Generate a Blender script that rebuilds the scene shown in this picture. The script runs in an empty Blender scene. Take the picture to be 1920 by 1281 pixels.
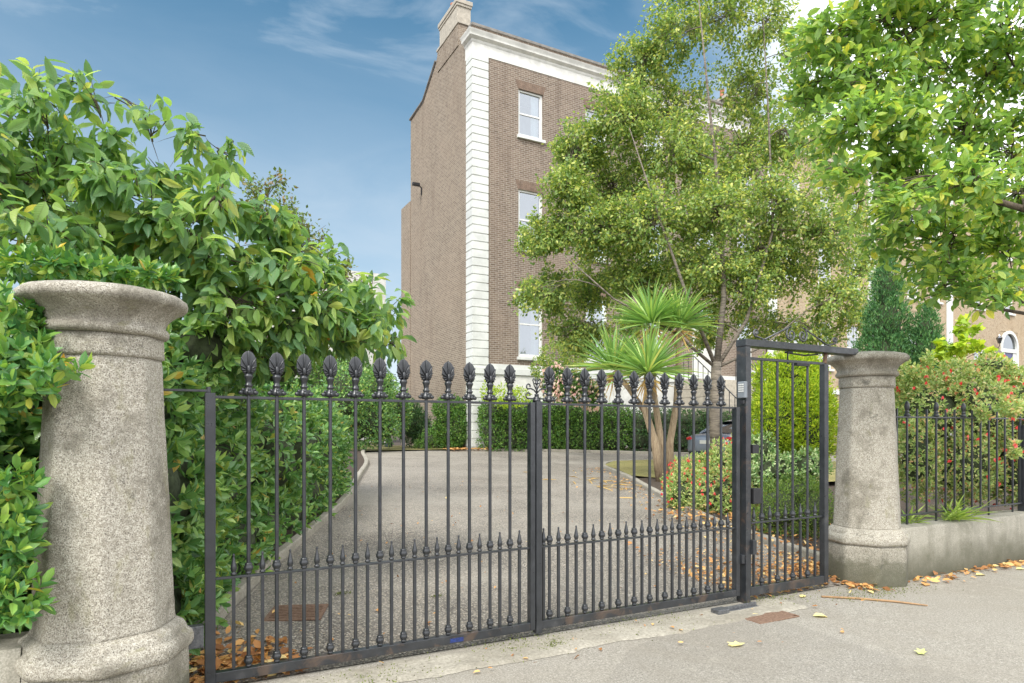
import bpy, bmesh, math, random
import numpy as np
from mathutils import Vector, noise as mnoise
R = math.radians
rng = np.random.default_rng(7)
random.seed(7)
S = bpy.context.scene

# ------------------------------------------------------------------ camera, world, sun, exposure
CAM = np.array([-.221, -4.235, 1.5])
cam = bpy.data.cameras.new('camera'); co = bpy.data.objects.new('camera', cam); S.collection.objects.link(co)
co.location = CAM; co.rotation_euler = (R(90), 0, -math.atan2(.468, .8837))
cam.sensor_width = 36; cam.lens = 36*1218/1920; cam.shift_y = (805-640.5)/1920; cam.clip_end = 2000; cam.clip_start = .05
S.camera = co
S.view_settings.view_transform = 'Standard'; S.view_settings.look = 'None'
S.view_settings.exposure = 1.7; S.view_settings.gamma = 1
SUN_EL, SUN_AZ = 48, (-.78, -.62)          # direction towards the sun (x, y)
sl = bpy.data.lights.new('sun', 'SUN'); so = bpy.data.objects.new('sun', sl); S.collection.objects.link(so)
sl.energy = 1.1; sl.angle = R(20); sl.color = (1, .97, .92)
sd = Vector((SUN_AZ[0], SUN_AZ[1], math.tan(R(SUN_EL))*math.hypot(*SUN_AZ))).normalized()
so.rotation_euler = (-sd).to_track_quat('-Z', 'Y').to_euler()
so.location = (0, 0, 30)
W = bpy.data.worlds.new('World'); S.world = W; W.use_nodes = True
def world():
    nt = W.node_tree; N = nt.nodes; L = nt.links; N.clear()
    out = N.new('ShaderNodeOutputWorld'); bg = N.new('ShaderNodeBackground'); L.new(bg.outputs[0], out.inputs[0])
    bg.inputs[1].default_value = .15
    sky = N.new('ShaderNodeTexSky'); sky.sky_type = 'NISHITA'; sky.sun_disc = False
    sky.sun_elevation = R(SUN_EL); sky.sun_rotation = math.atan2(SUN_AZ[0], SUN_AZ[1])
    sky.air_density = 1.0; sky.dust_density = .6; sky.ozone_density = 2.5
    tc = N.new('ShaderNodeTexCoord')
    def math_(op, a, b=None, clamp=False):
        m = N.new('ShaderNodeMath'); m.operation = op; m.use_clamp = clamp
        for i, v in enumerate((a, b)):
            if v is None: continue
            if isinstance(v, (int, float)): m.inputs[i].default_value = v
            else: L.new(v, m.inputs[i])
        return m.outputs[0]
    def mapr(v, a, b, c=0, d=1):
        m = N.new('ShaderNodeMapRange'); m.interpolation_type = 'SMOOTHSTEP'
        L.new(v, m.inputs[0]); m.inputs[1].default_value = a; m.inputs[2].default_value = b
        m.inputs[3].default_value = c; m.inputs[4].default_value = d
        return m.outputs[0]
    sep = N.new('ShaderNodeSeparateXYZ'); L.new(tc.outputs['Generated'], sep.inputs[0])
    # clear patch of sky ahead to the left; bright cloud elsewhere
    dot = N.new('ShaderNodeVectorMath'); dot.operation = 'DOT_PRODUCT'
    L.new(tc.outputs['Generated'], dot.inputs[0])
    d = Vector((-.10, .80, .60)).normalized(); dot.inputs[1].default_value = d
    mp = N.new('ShaderNodeMapping'); L.new(tc.outputs['Generated'], mp.inputs[0]); mp.inputs['Scale'].default_value = (1.6, 1.6, 5.0)
    mp.inputs['Rotation'].default_value = (.25, .35, .5)
    n1 = N.new('ShaderNodeTexNoise'); L.new(mp.outputs[0], n1.inputs[0]); n1.inputs['Scale'].default_value = 2.7
    n1.inputs['Detail'].default_value = 8; n1.inputs['Roughness'].default_value = .58; n1.inputs['Distortion'].default_value = .6
    n2 = N.new('ShaderNodeTexNoise'); L.new(tc.outputs['Generated'], n2.inputs[0]); n2.inputs['Scale'].default_value = 3
    n2.inputs['Detail'].default_value = 6
    dd = math_('ADD', dot.outputs['Value'], math_('MULTIPLY', math_('SUBTRACT', n2.outputs[0], .5), .35))
    bank = mapr(dd, .80, .55)                       # the overcast part
    wisp = math_('MULTIPLY', mapr(n1.outputs[0], .36, .84), .72)
    low = math_('MULTIPLY', mapr(sep.outputs[2], .64, .12), math_('ADD', .45, math_('MULTIPLY', n1.outputs[0], .7)), True)
    m = math_('MAXIMUM', bank, math_('MAXIMUM', wisp, low))
    hs = N.new('ShaderNodeHueSaturation'); L.new(sky.outputs[0], hs.inputs['Color'])
    hs.inputs['Hue'].default_value = .478; hs.inputs['Saturation'].default_value = 1.25; hs.inputs['Value'].default_value = .30
    mix = N.new('ShaderNodeMix'); mix.data_type = 'RGBA'
    L.new(m, mix.inputs[0]); L.new(hs.outputs[0], mix.inputs[6])
    cl = N.new('ShaderNodeMix'); cl.data_type = 'RGBA'
    L.new(bank, cl.inputs[0]); cl.inputs[6].default_value = (1.35, 1.6, 1.85, 1); cl.inputs[7].default_value = (4.6, 4.7, 4.9, 1)
    L.new(cl.outputs[2], mix.inputs[7]); L.new(mix.outputs[2], bg.inputs[0])
world()

# ------------------------------------------------------------------ helpers
CR, CF = np.array([.8837, -.468, 0]), np.array([.468, .8837, 0])
def at(x, y, Z):                                     # where something seen at (x, y) stands when it is Z metres off
    return CAM + (CR*(x-960)/1218 + CF + np.array([0, 0, (805-y)/1218]))*Z
def T(u, n): return -.045 - .006*u + .047*min(max(n, 0), 18)
def unit(v):
    v = np.asarray(v, float); return v/np.maximum(np.linalg.norm(v, axis=-1, keepdims=True), 1e-9)

class MB:
    def __init__(s): s.v = []; s.f = []; s.uv = None
    def add(s, vs, fs):
        o = len(s.v); s.v += [tuple(map(float, p)) for p in vs]; s.f += [tuple(i+o for i in q) for q in fs]
        return s
    def box(s, lo, hi):
        x0, y0, z0 = lo; x1, y1, z1 = hi
        return s.add([(x0,y0,z0),(x1,y0,z0),(x1,y1,z0),(x0,y1,z0),(x0,y0,z1),(x1,y0,z1),(x1,y1,z1),(x0,y1,z1)],
            [(0,3,2,1),(4,5,6,7),(0,1,5,4),(1,2,6,5),(2,3,7,6),(3,0,4,7)])
    def tube(s, pts, rad, k=6, cap=True):
        pts = [np.array(p, float) for p in pts]
        if np.isscalar(rad): rad = [rad]*len(pts)
        vs = []; up = None
        for i, p in enumerate(pts):
            t = unit(pts[min(i+1, len(pts)-1)] - pts[max(i-1, 0)])
            if up is None:
                a = np.array([0, 0, 1.]) if abs(t[2]) < .9 else np.array([1., 0, 0])
            else: a = up
            b = unit(np.cross(t, a)); a = np.cross(b, t); up = a
            for j in range(k):
                th = 2*math.pi*j/k
                vs.append(p + rad[i]*(a*math.cos(th) + b*math.sin(th)))
        fs = [(i*k+j, i*k+(j+1) % k, (i+1)*k+(j+1) % k, (i+1)*k+j) for i in range(len(pts)-1) for j in range(k)]
        if cap: fs += [tuple(range(k))[::-1], tuple((len(pts)-1)*k+j for j in range(k))]
        return s.add(vs, fs)
    def lathe(s, prof, k=16, c=(0, 0, 0), mod=None):  # prof: (r, z)
        vs = []
        for r, z in prof:
            for j in range(k):
                th = 2*math.pi*j/k; q = r*(mod(th, z) if mod else 1)
                vs.append((c[0]+q*math.cos(th), c[1]+q*math.sin(th), c[2]+z))
        m = len(prof)
        fs = [(i*k+j, i*k+(j+1) % k, (i+1)*k+(j+1) % k, (i+1)*k+j) for i in range(m-1) for j in range(k)]
        fs += [tuple(range(k))[::-1], tuple((m-1)*k+j for j in range(k))]
        return s.add(vs, fs)
    def ell(s, c, ax, k=8, h=6):                      # ellipsoid; ax: 3 axis vectors
        ax = [np.array(a, float) for a in ax]; c = np.array(c, float); vs = []
        for i in range(h+1):
            ph = -math.pi/2+math.pi*i/h
            for j in range(k):
                th = 2*math.pi*j/k
                vs.append(c+ax[0]*math.cos(ph)*math.cos(th)+ax[1]*math.cos(ph)*math.sin(th)+ax[2]*math.sin(ph))
        return s.add(vs, [(i*k+j, i*k+(j+1) % k, (i+1)*k+(j+1) % k, (i+1)*k+j) for i in range(h) for j in range(k)])
    def build(s, name, mat, parent=None, smooth=False, bevel=0, uvf=None):
        me = bpy.data.meshes.new(name); me.from_pydata(s.v, [], s.f); me.update()
        if uvf:
            ul = me.uv_layers.new(name='uv')
            for p in me.polygons:
                for li in p.loop_indices: ul.data[li].uv = uvf(me.vertices[me.loops[li].vertex_index].co, p.normal)
        o = link(name, me, mat, parent)
        if smooth: me.shade_smooth() if smooth is True else me.set_sharp_from_angle(angle=R(smooth))
        if bevel:
            b = o.modifiers.new('bevel', 'BEVEL'); b.width = bevel; b.segments = 2; b.limit_method = 'ANGLE'
        return o
def link(name, me, mat, parent=None):
    o = bpy.data.objects.new(name, me); S.collection.objects.link(o)
    if mat: me.materials.append(mat)
    if parent: o.parent = parent
    return o
def copy(o, parent=None, loc=None):
    c = o.copy(); S.collection.objects.link(c)
    if parent: c.parent = parent
    if loc is not None: c.location = loc
    for ch in o.children: copy(ch, c)
    return c
def tag(o, label=None, cat=None, group=None, kind=None):
    for k, v in (('label', label), ('category', cat), ('group', group), ('kind', kind)):
        if v: o[k] = v
    return o
def empty(name, loc, label, cat, group=None):
    o = bpy.data.objects.new(name, None); S.collection.objects.link(o); o.location = loc; o.empty_display_size = .1
    return tag(o, label, cat, group)

# ------------------------------------------------------------------ materials
class NT:
    def __init__(s, name):
        s.m = bpy.data.materials.new(name); s.m.use_nodes = True; s.t = s.m.node_tree; s.N = s.t.nodes; s.L = s.t.links
        s.b = s.N['Principled BSDF']; s.out = s.N['Material Output']
    def n(s, typ, **kw):
        x = s.N.new('ShaderNode'+typ)
        for k, v in kw.items(): setattr(x, k, v)
        return x
    def put(s, sock, v):
        if hasattr(v, 'is_output'): s.L.new(v, sock)
        elif isinstance(v, (tuple, list)) and len(v) == 3 and sock.type == 'RGBA': sock.default_value = (*v, 1)
        else: sock.default_value = v
    def coord(s, which='Object'): return s.n('TexCoord').outputs[which]
    def noise(s, scale, detail=4, rough=.55, vec=None, dist=0, out=0):
        x = s.n('TexNoise'); s.put(x.inputs['Vector'], vec if vec is not None else s.coord())
        x.inputs['Scale'].default_value = scale; x.inputs['Detail'].default_value = detail
        x.inputs['Roughness'].default_value = rough; x.inputs['Distortion'].default_value = dist
        return x.outputs[out]
    def ramp(s, v, stops, interp='LINEAR'):
        x = s.n('ValToRGB'); s.put(x.inputs[0], v); e = x.color_ramp.elements; x.color_ramp.interpolation = interp
        while len(e) < len(stops): e.new(.5)
        for i, (p, c) in enumerate(stops):
            e[i].position = p; e[i].color = (*c, 1) if not np.isscalar(c) else (c, c, c, 1)
        return x.outputs[0]
    def mix(s, f, a, b, mode='MIX'):
        x = s.n('Mix', data_type='RGBA', blend_type=mode); s.put(x.inputs[0], f); s.put(x.inputs[6], a); s.put(x.inputs[7], b)
        return x.outputs[2]
    def math(s, op, a, b=0.0, clamp=False):
        x = s.n('Math', operation=op, use_clamp=clamp); s.put(x.inputs[0], a); s.put(x.inputs[1], b); return x.outputs[0]
    def bump(s, h, strength=.3, dist=.01):
        x = s.n('Bump'); s.put(x.inputs['Height'], h); x.inputs['Strength'].default_value = strength; x.inputs['Distance'].default_value = dist
        s.L.new(x.outputs[0], s.b.inputs['Normal']); return x
    def done(s, col=None, rough=.7, metal=0, spec=None):
        if col is not None: s.put(s.b.inputs['Base Color'], col)
        s.put(s.b.inputs['Roughness'], rough); s.b.inputs['Metallic'].default_value = metal
        if spec is not None: s.b.inputs['Specular IOR Level'].default_value = spec
        return s.m
M = {}
def granite(name, tint=1.0):
    a = NT(name); p = a.coord()
    sp = a.noise(160, 2, .6, p); sp2 = a.noise(55, 3, .6, p)
    c = a.ramp(sp, [(.32, (.08, .07, .058)), (.42, (.31*tint, .282*tint, .228*tint)), (.55, (.45*tint, .418*tint, .345*tint)), (.70, (.61*tint, .585*tint, .505*tint))])
    c = a.mix(a.ramp(sp2, [(.38, .55), (.5, 0)]), c, (.20, .175, .13))
    st = a.noise(2.3, 10, .72, p, .2)
    c = a.mix(a.math('MULTIPLY', a.ramp(st, [(.50, 0), (.59, .85)]), a.ramp(sp2, [(.32, .25), (.62, 1)])), c, (.15, .135, .10))
    mo = a.noise(5.5, 6, .7, a.coord('Generated'), .4)
    c = a.mix(a.ramp(mo, [(.58, 0), (.74, .55)]), c, (.21, .20, .075))
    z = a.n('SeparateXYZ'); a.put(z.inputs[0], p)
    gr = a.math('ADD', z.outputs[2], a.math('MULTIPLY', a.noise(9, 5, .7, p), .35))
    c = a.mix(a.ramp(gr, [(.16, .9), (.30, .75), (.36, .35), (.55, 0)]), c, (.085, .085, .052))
    c = a.mix(a.ramp(a.noise(6, 9, .75, p, .3), [(.60, 0), (.68, .7)]), c, (.07, .068, .055))
    a.bump(a.math('ADD', sp, a.math('MULTIPLY', a.noise(14, 6, .65, p), 2.2)), .7, .007)
    return a.done(c, .88)
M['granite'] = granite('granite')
def conc(name, base, dark, sc=1.0):
    a = NT(name); p = a.coord()
    c = a.mix(a.ramp(a.noise(90*sc, 3, .7, p), [(.35, 0), (.65, 1)]), tuple(x*.72 for x in base), tuple(min(1, x*1.18) for x in base))
    c = a.mix(a.ramp(a.noise(1.6, 8, .7, p, .5), [(.45, 0), (.75, .75)]), c, dark)
    a.bump(a.noise(120*sc, 4, .7, p), .45, .004)
    return a.done(c, .9)
def wallmat():
    a = NT('rendered_wall'); p = a.coord()
    mp = a.n('Mapping'); a.put(mp.inputs[0], p); mp.inputs['Scale'].default_value = (5, 5, .5)
    c = a.mix(a.ramp(a.noise(110, 3, .7, p), [(.35, 0), (.65, 1)]), (.23, .215, .17), (.40, .375, .31))
    c = a.mix(a.ramp(a.noise(1.6, 6, .65, mp.outputs[0], .3), [(.46, 0), (.70, .5)]), c, (.145, .135, .10))
    c = a.mix(a.ramp(a.noise(2.6, 9, .72, p, .2), [(.5, 0), (.68, .6)]), c, (.17, .16, .11))
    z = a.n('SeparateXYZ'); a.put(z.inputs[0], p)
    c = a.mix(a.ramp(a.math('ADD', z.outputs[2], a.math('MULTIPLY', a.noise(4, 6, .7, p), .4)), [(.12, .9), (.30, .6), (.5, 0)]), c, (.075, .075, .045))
    a.bump(a.noise(60, 5, .7, p), .5, .006)
    return a.done(c, .9)
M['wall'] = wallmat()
def pave(name='pavement', q=1.0):
    a = NT(name); p = a.coord()
    v = a.math('ADD', a.math('MULTIPLY', a.noise(210, 2, .6, p), .55), a.math('MULTIPLY', a.noise(75, 3, .6, p), .45))
    c = a.ramp(v, [(.36, (.11, .102, .086)), (.45, (.25, .232, .197)), (.54, (.325, .305, .262)), (.64, (.54, .52, .465))])
    c = a.mix(a.ramp(a.noise(.9, 7, .65, p, .6), [(.40, 0), (.70, .5)]), c, (.235, .21, .165))
    c = a.mix(a.ramp(a.noise(7, 6, .7, p, .3), [(.55, 0), (.75, .35)]), c, (.46, .43, .36))
    c = a.mix(1.0, c, (q, q*.985, q*.965), 'MULTIPLY')
    vo = a.n('TexVoronoi', feature='DISTANCE_TO_EDGE'); wv = a.n('VectorMath', operation='ADD'); a.put(wv.inputs[0], p)
    nz = a.noise(2.2, 5, .6, p, 0, 1); a.L.new(nz, wv.inputs[1]); a.L.new(wv.outputs[0], vo.inputs['Vector']); vo.inputs['Scale'].default_value = .42
    c = a.mix(a.ramp(vo.outputs[0], [(0, .16), (.004, 0)]), c, (.10, .09, .07))
    a.bump(a.math('ADD', v, a.math('MULTIPLY', a.noise(5, 4, .6, p), 1.2)), .45, .004)
    return a.done(c, .92)
M['pavement'] = pave()
def chips():
    a = NT('chippings'); p = a.coord()
    v = a.n('TexVoronoi'); a.put(v.inputs['Vector'], p); v.inputs['Scale'].default_value = 62
    c = a.ramp(v.outputs['Color'], [(.05, (.06, .054, .048)), (.3, (.19, .17, .145)), (.55, (.33, .30, .25)), (.8, (.46, .39, .30)), (1, (.68, .65, .59))])
    c = a.mix(a.ramp(v.outputs['Distance'], [(.35, 0), (.62, .75)]), c, (.07, .06, .05))
    c = a.mix(a.ramp(a.noise(.45, 8, .68, p, .5), [(.38, 0), (.66, .6)]), c, (.38, .345, .29))
    c = a.mix(a.ramp(a.noise(3.5, 6, .7, p), [(.58, 0), (.8, .55)]), c, (.16, .14, .11))
    a.bump(a.math('MULTIPLY', v.outputs['Distance'], -1), .7, .008)
    return a.done(c, .9)
M['chips'] = chips()
M['patch'] = pave('patched_pavement', .91)
M['kerb'] = conc('kerb_stone', (.36, .33, .27), (.15, .14, .10), .7)
M['strip'] = conc('worn_concrete', (.37, .34, .275), (.17, .15, .11), .5)
M['asphalt'] = conc('asphalt', (.055, .055, .055), (.03, .03, .03), 1)
def soil():
    a = NT('soil'); p = a.coord()
    c = a.ramp(a.noise(24, 6, .75, p), [(.3, (.03, .022, .015)), (.6, (.085, .06, .04)), (.8, (.17, .115, .07))])
    a.bump(a.noise(30, 6, .7, p), .8, .03); return a.done(c, .95)
M['soil'] = soil()
def lawn():
    a = NT('dry_lawn'); p = a.coord()
    c = a.mix(a.ramp(a.noise(60, 4, .7, p), [(.35, 0), (.65, 1)]), (.17, .16, .045), (.42, .36, .14))
    c = a.mix(a.ramp(a.noise(1.2, 5, .6, p), [(.45, 0), (.7, .6)]), c, (.13, .15, .04))
    a.bump(a.noise(90, 4, .7, p), .9, .02); return a.done(c, .95)
M['lawn'] = lawn()
def iron(name='black_painted_iron', th=.66):
    a = NT(name); p = a.coord()
    c = a.ramp(a.noise(9, 6, .65, p), [(.35, (.014, .016, .019)), (.6, (.026, .029, .033)), (.8, (.075, .075, .075))])
    c = a.mix(a.ramp(a.noise(5, 7, .72, p, .8), [(th, 0), (th+.1, .65)]), c, (.105, .068, .045))
    a.bump(a.noise(60, 4, .6, p), .25, .002)
    return a.done(c, a.ramp(a.noise(20, 4, .6, p), [(.3, .26), (.7, .48)]), 0, .75)
M['iron'] = iron(); M['iron_rusty'] = iron('rusty_painted_iron', .53)
def steel():
    a = NT('dusty_steel'); p = a.coord()
    c = a.ramp(a.noise(40, 5, .7, p), [(.3, (.05, .052, .055)), (.6, (.16, .165, .17)), (.85, (.24, .19, .13))])
    return a.done(c, .5, .4)
M['steel'] = steel()
def rust():
    a = NT('rusty_plate'); p = a.coord()
    c = a.ramp(a.noise(50, 6, .7, p), [(.3, (.10, .055, .035)), (.6, (.24, .15, .10)), (.8, (.33, .24, .18))])
    return a.done(c, .85)
M['rust'] = rust()
def brick(name, c1, c2, mortar, dark):
    a = NT(name); uv = a.coord('UV')
    b = a.n('TexBrick'); a.put(b.inputs['Vector'], uv); b.offset = .5
    b.inputs['Scale'].default_value = 1; b.inputs['Brick Width'].default_value = .225; b.inputs['Row Height'].default_value = .075
    b.inputs['Mortar Size'].default_value = .007; b.inputs['Mortar Smooth'].default_value = .2; b.inputs['Bias'].default_value = -.1
    a.put(b.inputs['Color1'], c1); a.put(b.inputs['Color2'], c2); a.put(b.inputs['Mortar'], mortar)
    sn = a.n('VectorMath', operation='SNAP'); a.put(sn.inputs[0], uv); sn.inputs[1].default_value = (.1125, .075, 1)
    wn = a.n('TexWhiteNoise'); a.L.new(sn.outputs[0], wn.inputs['Vector'])
    c = a.mix(a.math('MULTIPLY', a.ramp(wn.outputs[0], [(.55, 0), (1, .7)]), a.math('SUBTRACT', 1, b.outputs['Fac'])), b.outputs['Color'], dark)
    c = a.mix(a.ramp(a.noise(.35, 6, .65, uv, .4), [(.4, 0), (.7, .35)]), c, tuple(min(1, x*1.6) for x in c1))
    mp = a.n('Mapping'); a.put(mp.inputs[0], uv); mp.inputs['Scale'].default_value = (1.2, .18, 1)
    c = a.mix(a.ramp(a.noise(1.1, 7, .7, mp.outputs[0], .3), [(.52, 0), (.72, .45)]), c, dark)
    a.bump(a.math('MULTIPLY', b.outputs['Fac'], -1), .5, .008)
    return a.done(c, .9)
M['brick'] = brick('brown_brick', (.162, .118, .085), (.222, .167, .124), (.42, .385, .325), (.095, .065, .046))
M['brick_side'] = brick('tan_brick', (.20, .155, .112), (.275, .22, .16), (.43, .385, .315), (.125, .086, .06))
M['brick_yellow'] = brick('yellow_brick', (.36, .27, .165), (.43, .335, .215), (.48, .42, .33), (.24, .16, .09))
def simple(name, c, rough=.5, var=.12, sc=8, metal=0):
    a = NT(name); p = a.coord()
    col = a.mix(a.ramp(a.noise(sc, 6, .65, p), [(.35, 0), (.7, 1)]), tuple(x*(1-var) for x in c), tuple(min(1, x*(1+var)) for x in c))
    return a.done(col, rough, metal)
M['white'] = simple('white_paint', (.62, .63, .59), .55, .13, 1.6)
M['white_old'] = simple('weathered_white_stucco', (.66, .65, .60), .7, .16, 2.5)
M['frame'] = simple('window_paint', (.72, .72, .68), .4, .04)
M['curtain'] = simple('curtain', (.62, .66, .68), .8, .08, 6)
M['room'] = simple('dim_room', (.34, .36, .38), .9, .2, 1)
M['slate'] = simple('slate', (.09, .09, .10), .7, .25, 5)
M['pot'] = simple('terracotta', (.42, .17, .09), .8, .15, 12)
M['stone'] = simple('cut_stone', (.42, .38, .31), .85, .2, 6)
M['lead'] = simple('grey_coping', (.20, .185, .165), .8, .25, 4)
M['greenpaint'] = simple('dark_green_paint', (.03, .05, .045), .45, .2)
M['black'] = simple('black_plastic_and_shade', (.02, .02, .022), .5, .2)
M['keypad'] = simple('grey_keypad_case', (.20, .22, .24), .4, .1)
M['button'] = simple('pale_buttons', (.6, .6, .56), .4, .05)
M['doorblue'] = simple('blue_door_paint', (.03, .035, .16), .35, .1)
M['red'] = simple('red_lens', (.55, .02, .02), .2, .1)
M['tyre'] = simple('tyre_rubber', (.02, .02, .02), .8, .2)
M['plate'] = simple('plate_white', (.7, .7, .66), .4, .03)
M['twig'] = simple('dry_stalk', (.36, .22, .11), .8, .25, 30)
M['core'] = simple('inner_shade_green', (.05, .065, .03), .95, .5, 22)  # dark green with the shade inside foliage put into the colour
def carpaint():
    a = NT('silver_blue_car_paint'); a.b.inputs['Coat Weight'].default_value = .6; a.b.inputs['Coat Roughness'].default_value = .08
    c = a.ramp(a.noise(300, 2, .5), [(.4, (.20, .235, .30)), (.6, (.26, .295, .36))]); return a.done(c, .35, .5)
M['car'] = carpaint()
def glass(name, col, rough=.06, alpha=.55):
    a = NT(name); tr = a.n('BsdfTransparent'); gl = a.n('BsdfGlossy'); gl.inputs['Roughness'].default_value = rough
    tr.inputs[0].default_value = (*col, 1); gl.inputs[0].default_value = (.9, .95, 1, 1)
    mx = a.n('MixShader'); fr = a.n('LayerWeight'); fr.inputs[0].default_value = .35
    w = a.ramp(a.noise(.9, 2, .5), [(.3, 0), (.7, 1)])
    a.put(mx.inputs[0], a.math('ADD', a.math('MULTIPLY', fr.outputs['Fresnel'], .8), 1-alpha, True)); a.L.new(tr.outputs[0], mx.inputs[1]); a.L.new(gl.outputs[0], mx.inputs[2])
    a.L.new(mx.outputs[0], a.out.inputs[0]); return a.m
M['glass'] = glass('window_glass', (.78, .86, .88), .03, .72)
M['carglass'] = glass('car_glass', (.10, .12, .13), .03, .8)
def leafmat(name, stops, trans=.28, rough=.42, veins=0, spec=.4):
    a = NT(name); g = a.n('NewGeometry'); r = g.outputs['Random Per Island']
    c = a.ramp(r, [(p_, tuple(min(.8, x*1.62) for x in q_)) for p_, q_ in stops])
    if veins:
        uv = a.n('SeparateXYZ'); a.put(uv.inputs[0], a.coord('UV'))
        ab = a.math('ABSOLUTE', uv.outputs[0])
        c = a.mix(a.ramp(ab, [(.0, .55), (.09, 0)]), c, (.20, .25, .07))
        ph = a.math('SINE', a.math('MULTIPLY', a.math('SUBTRACT', uv.outputs[1], a.math('MULTIPLY', ab, .22)), 62))
        a.bump(ph, .5*veins, .002)
    a.put(a.b.inputs['Base Color'], c)
    a.b.inputs['Roughness'].default_value = rough; a.b.inputs['Specular IOR Level'].default_value = spec
    t = a.n('BsdfTranslucent'); a.put(t.inputs[0], a.mix(1.0, c, (1.5, 1.5, .8), 'MULTIPLY'))
    mx = a.n('MixShader'); mx.inputs[0].default_value = trans
    a.L.new(a.b.outputs[0], mx.inputs[1]); a.L.new(t.outputs[0], mx.inputs[2]); a.L.new(mx.outputs[0], a.out.inputs[0])
    return a.m
M['cherry'] = leafmat('cherry_leaf', [(0, (.075, .15, .075)), (.3, (.115, .205, .085)), (.6, (.15, .25, .075)), (.9, (.23, .31, .09)), (.994, (.29, .31, .09)), (1, (.45, .22, .05))], .46, .28, 1)
M['viburnum'] = leafmat('viburnum_leaf', [(0, (.035, .11, .035)), (.45, (.07, .17, .04)), (.8, (.15, .26, .05)), (.985, (.26, .33, .06)), (1, (.5, .22, .03))], .27, .27, .4, .6)
M['laurel'] = leafmat('laurel_leaf', [(0, (.05, .125, .04)), (.45, (.09, .195, .055)), (.8, (.165, .28, .075)), (.985, (.25, .33, .08)), (1, (.42, .24, .05))], .22, .24, .4, .6)
M['birch'] = leafmat('birch_leaf', [(0, (.085, .15, .045)), (.4, (.145, .215, .065)), (.75, (.235, .29, .085)), (1, (.44, .43, .13))], .42, .34)
M['whitebeam'] = leafmat('whitebeam_leaf', [(0, (.09, .175, .06)), (.4, (.15, .245, .07)), (.75, (.22, .32, .085)), (.95, (.34, .38, .09)), (1, (.50, .44, .08))], .5, .34, .6)
M['hedge'] = leafmat('hedge_leaf', [(0, (.035, .09, .02)), (.5, (.065, .14, .026)), (1, (.13, .21, .04))], .22, .42)
M['darkleaf'] = leafmat('dark_evergreen_leaf', [(0, (.02, .055, .02)), (.6, (.04, .09, .03)), (1, (.09, .15, .045))], .2, .45)
M['golden'] = leafmat('golden_conifer', [(0, (.12, .20, .015)), (.5, (.22, .31, .02)), (1, (.38, .42, .035))], .3, .55)
M['juniper'] = leafmat('juniper', [(0, (.03, .09, .03)), (.6, (.06, .15, .05)), (1, (.12, .22, .07))], .2, .55)
M['fuchsia'] = leafmat('fuchsia_leaf', [(0, (.12, .19, .06)), (.4, (.22, .30, .10)), (.75, (.34, .38, .15)), (.94, (.46, .40, .21)), (1, (.45, .20, .12))], .3, .5)
M['flower'] = leafmat('fuchsia_flower', [(0, (.50, .02, .03)), (.6, (.62, .05, .05)), (1, (.68, .16, .14))], .25, .5)
M['hydrangea'] = leafmat('hydrangea_head', [(0, (.48, .26, .27)), (.5, (.52, .38, .34)), (1, (.55, .47, .36))], .25, .7)
M['variegated'] = leafmat('variegated_leaf', [(0, (.07, .16, .05)), (.5, (.19, .28, .11)), (1, (.45, .5, .30))], .25, .45)
M['hebe'] = leafmat('hebe_leaf', [(0, (.05, .10, .02)), (.5, (.10, .17, .03)), (1, (.17, .23, .05))], .2, .5)
M['mossleaf'] = leafmat('moss_leaf', [(0, (.05, .065, .015)), (1, (.12, .14, .03))], .1, .7)
M['purple'] = leafmat('purple_leaf', [(0, (.07, .11, .035)), (.6, (.13, .18, .055)), (.88, (.15, .13, .06)), (1, (.17, .09, .06))], .25, .5)
M['palm'] = leafmat('palm_blade', [(0, (.11, .21, .07)), (.5, (.19, .31, .10)), (.85, (.33, .43, .14)), (1, (.45, .44, .17))], .28, .32)
M['palmdry'] = leafmat('dry_palm_blade', [(0, (.30, .19, .07)), (1, (.48, .34, .13))], .2, .6)
M['litter'] = leafmat('dead_leaf', [(0, (.15, .065, .025)), (.4, (.32, .15, .05)), (.75, (.46, .26, .09)), (1, (.56, .40, .18))], .12, .7)
M['yellowleaf'] = leafmat('yellow_fallen_leaf', [(0, (.50, .36, .14)), (1, (.60, .46, .2))], .12, .65, .4)
M['greenleaf'] = leafmat('greenish_fallen_leaf', [(0, (.36, .40, .13)), (1, (.42, .44, .16))], .12, .65, .4)
M['grassleaf'] = leafmat('strap_leaf', [(0, (.13, .22, .04)), (1, (.30, .36, .09))], .25, .5)
def bark(name, c0, c1, bands=False):
    a = NT(name); p = a.coord(); mp = a.n('Mapping'); a.put(mp.inputs[0], p)
    mp.inputs['Scale'].default_value = (2, 2, 14) if bands else (14, 14, 2.5)
    n = a.noise(2.2, 6, .7, mp.outputs[0], .5); c = a.ramp(n, [(.35, c0), (.6, c1)])
    a.bump(n, .6, .02); return a.done(c, .9)
M['bark'] = bark('bark_brown', (.045, .035, .026), (.13, .10, .075))
M['birchbark'] = bark('birch_bark', (.06, .05, .04), (.24, .205, .16), True)
M['palmbark'] = bark('palm_bark', (.20, .14, .085), (.40, .31, .20))

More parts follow.
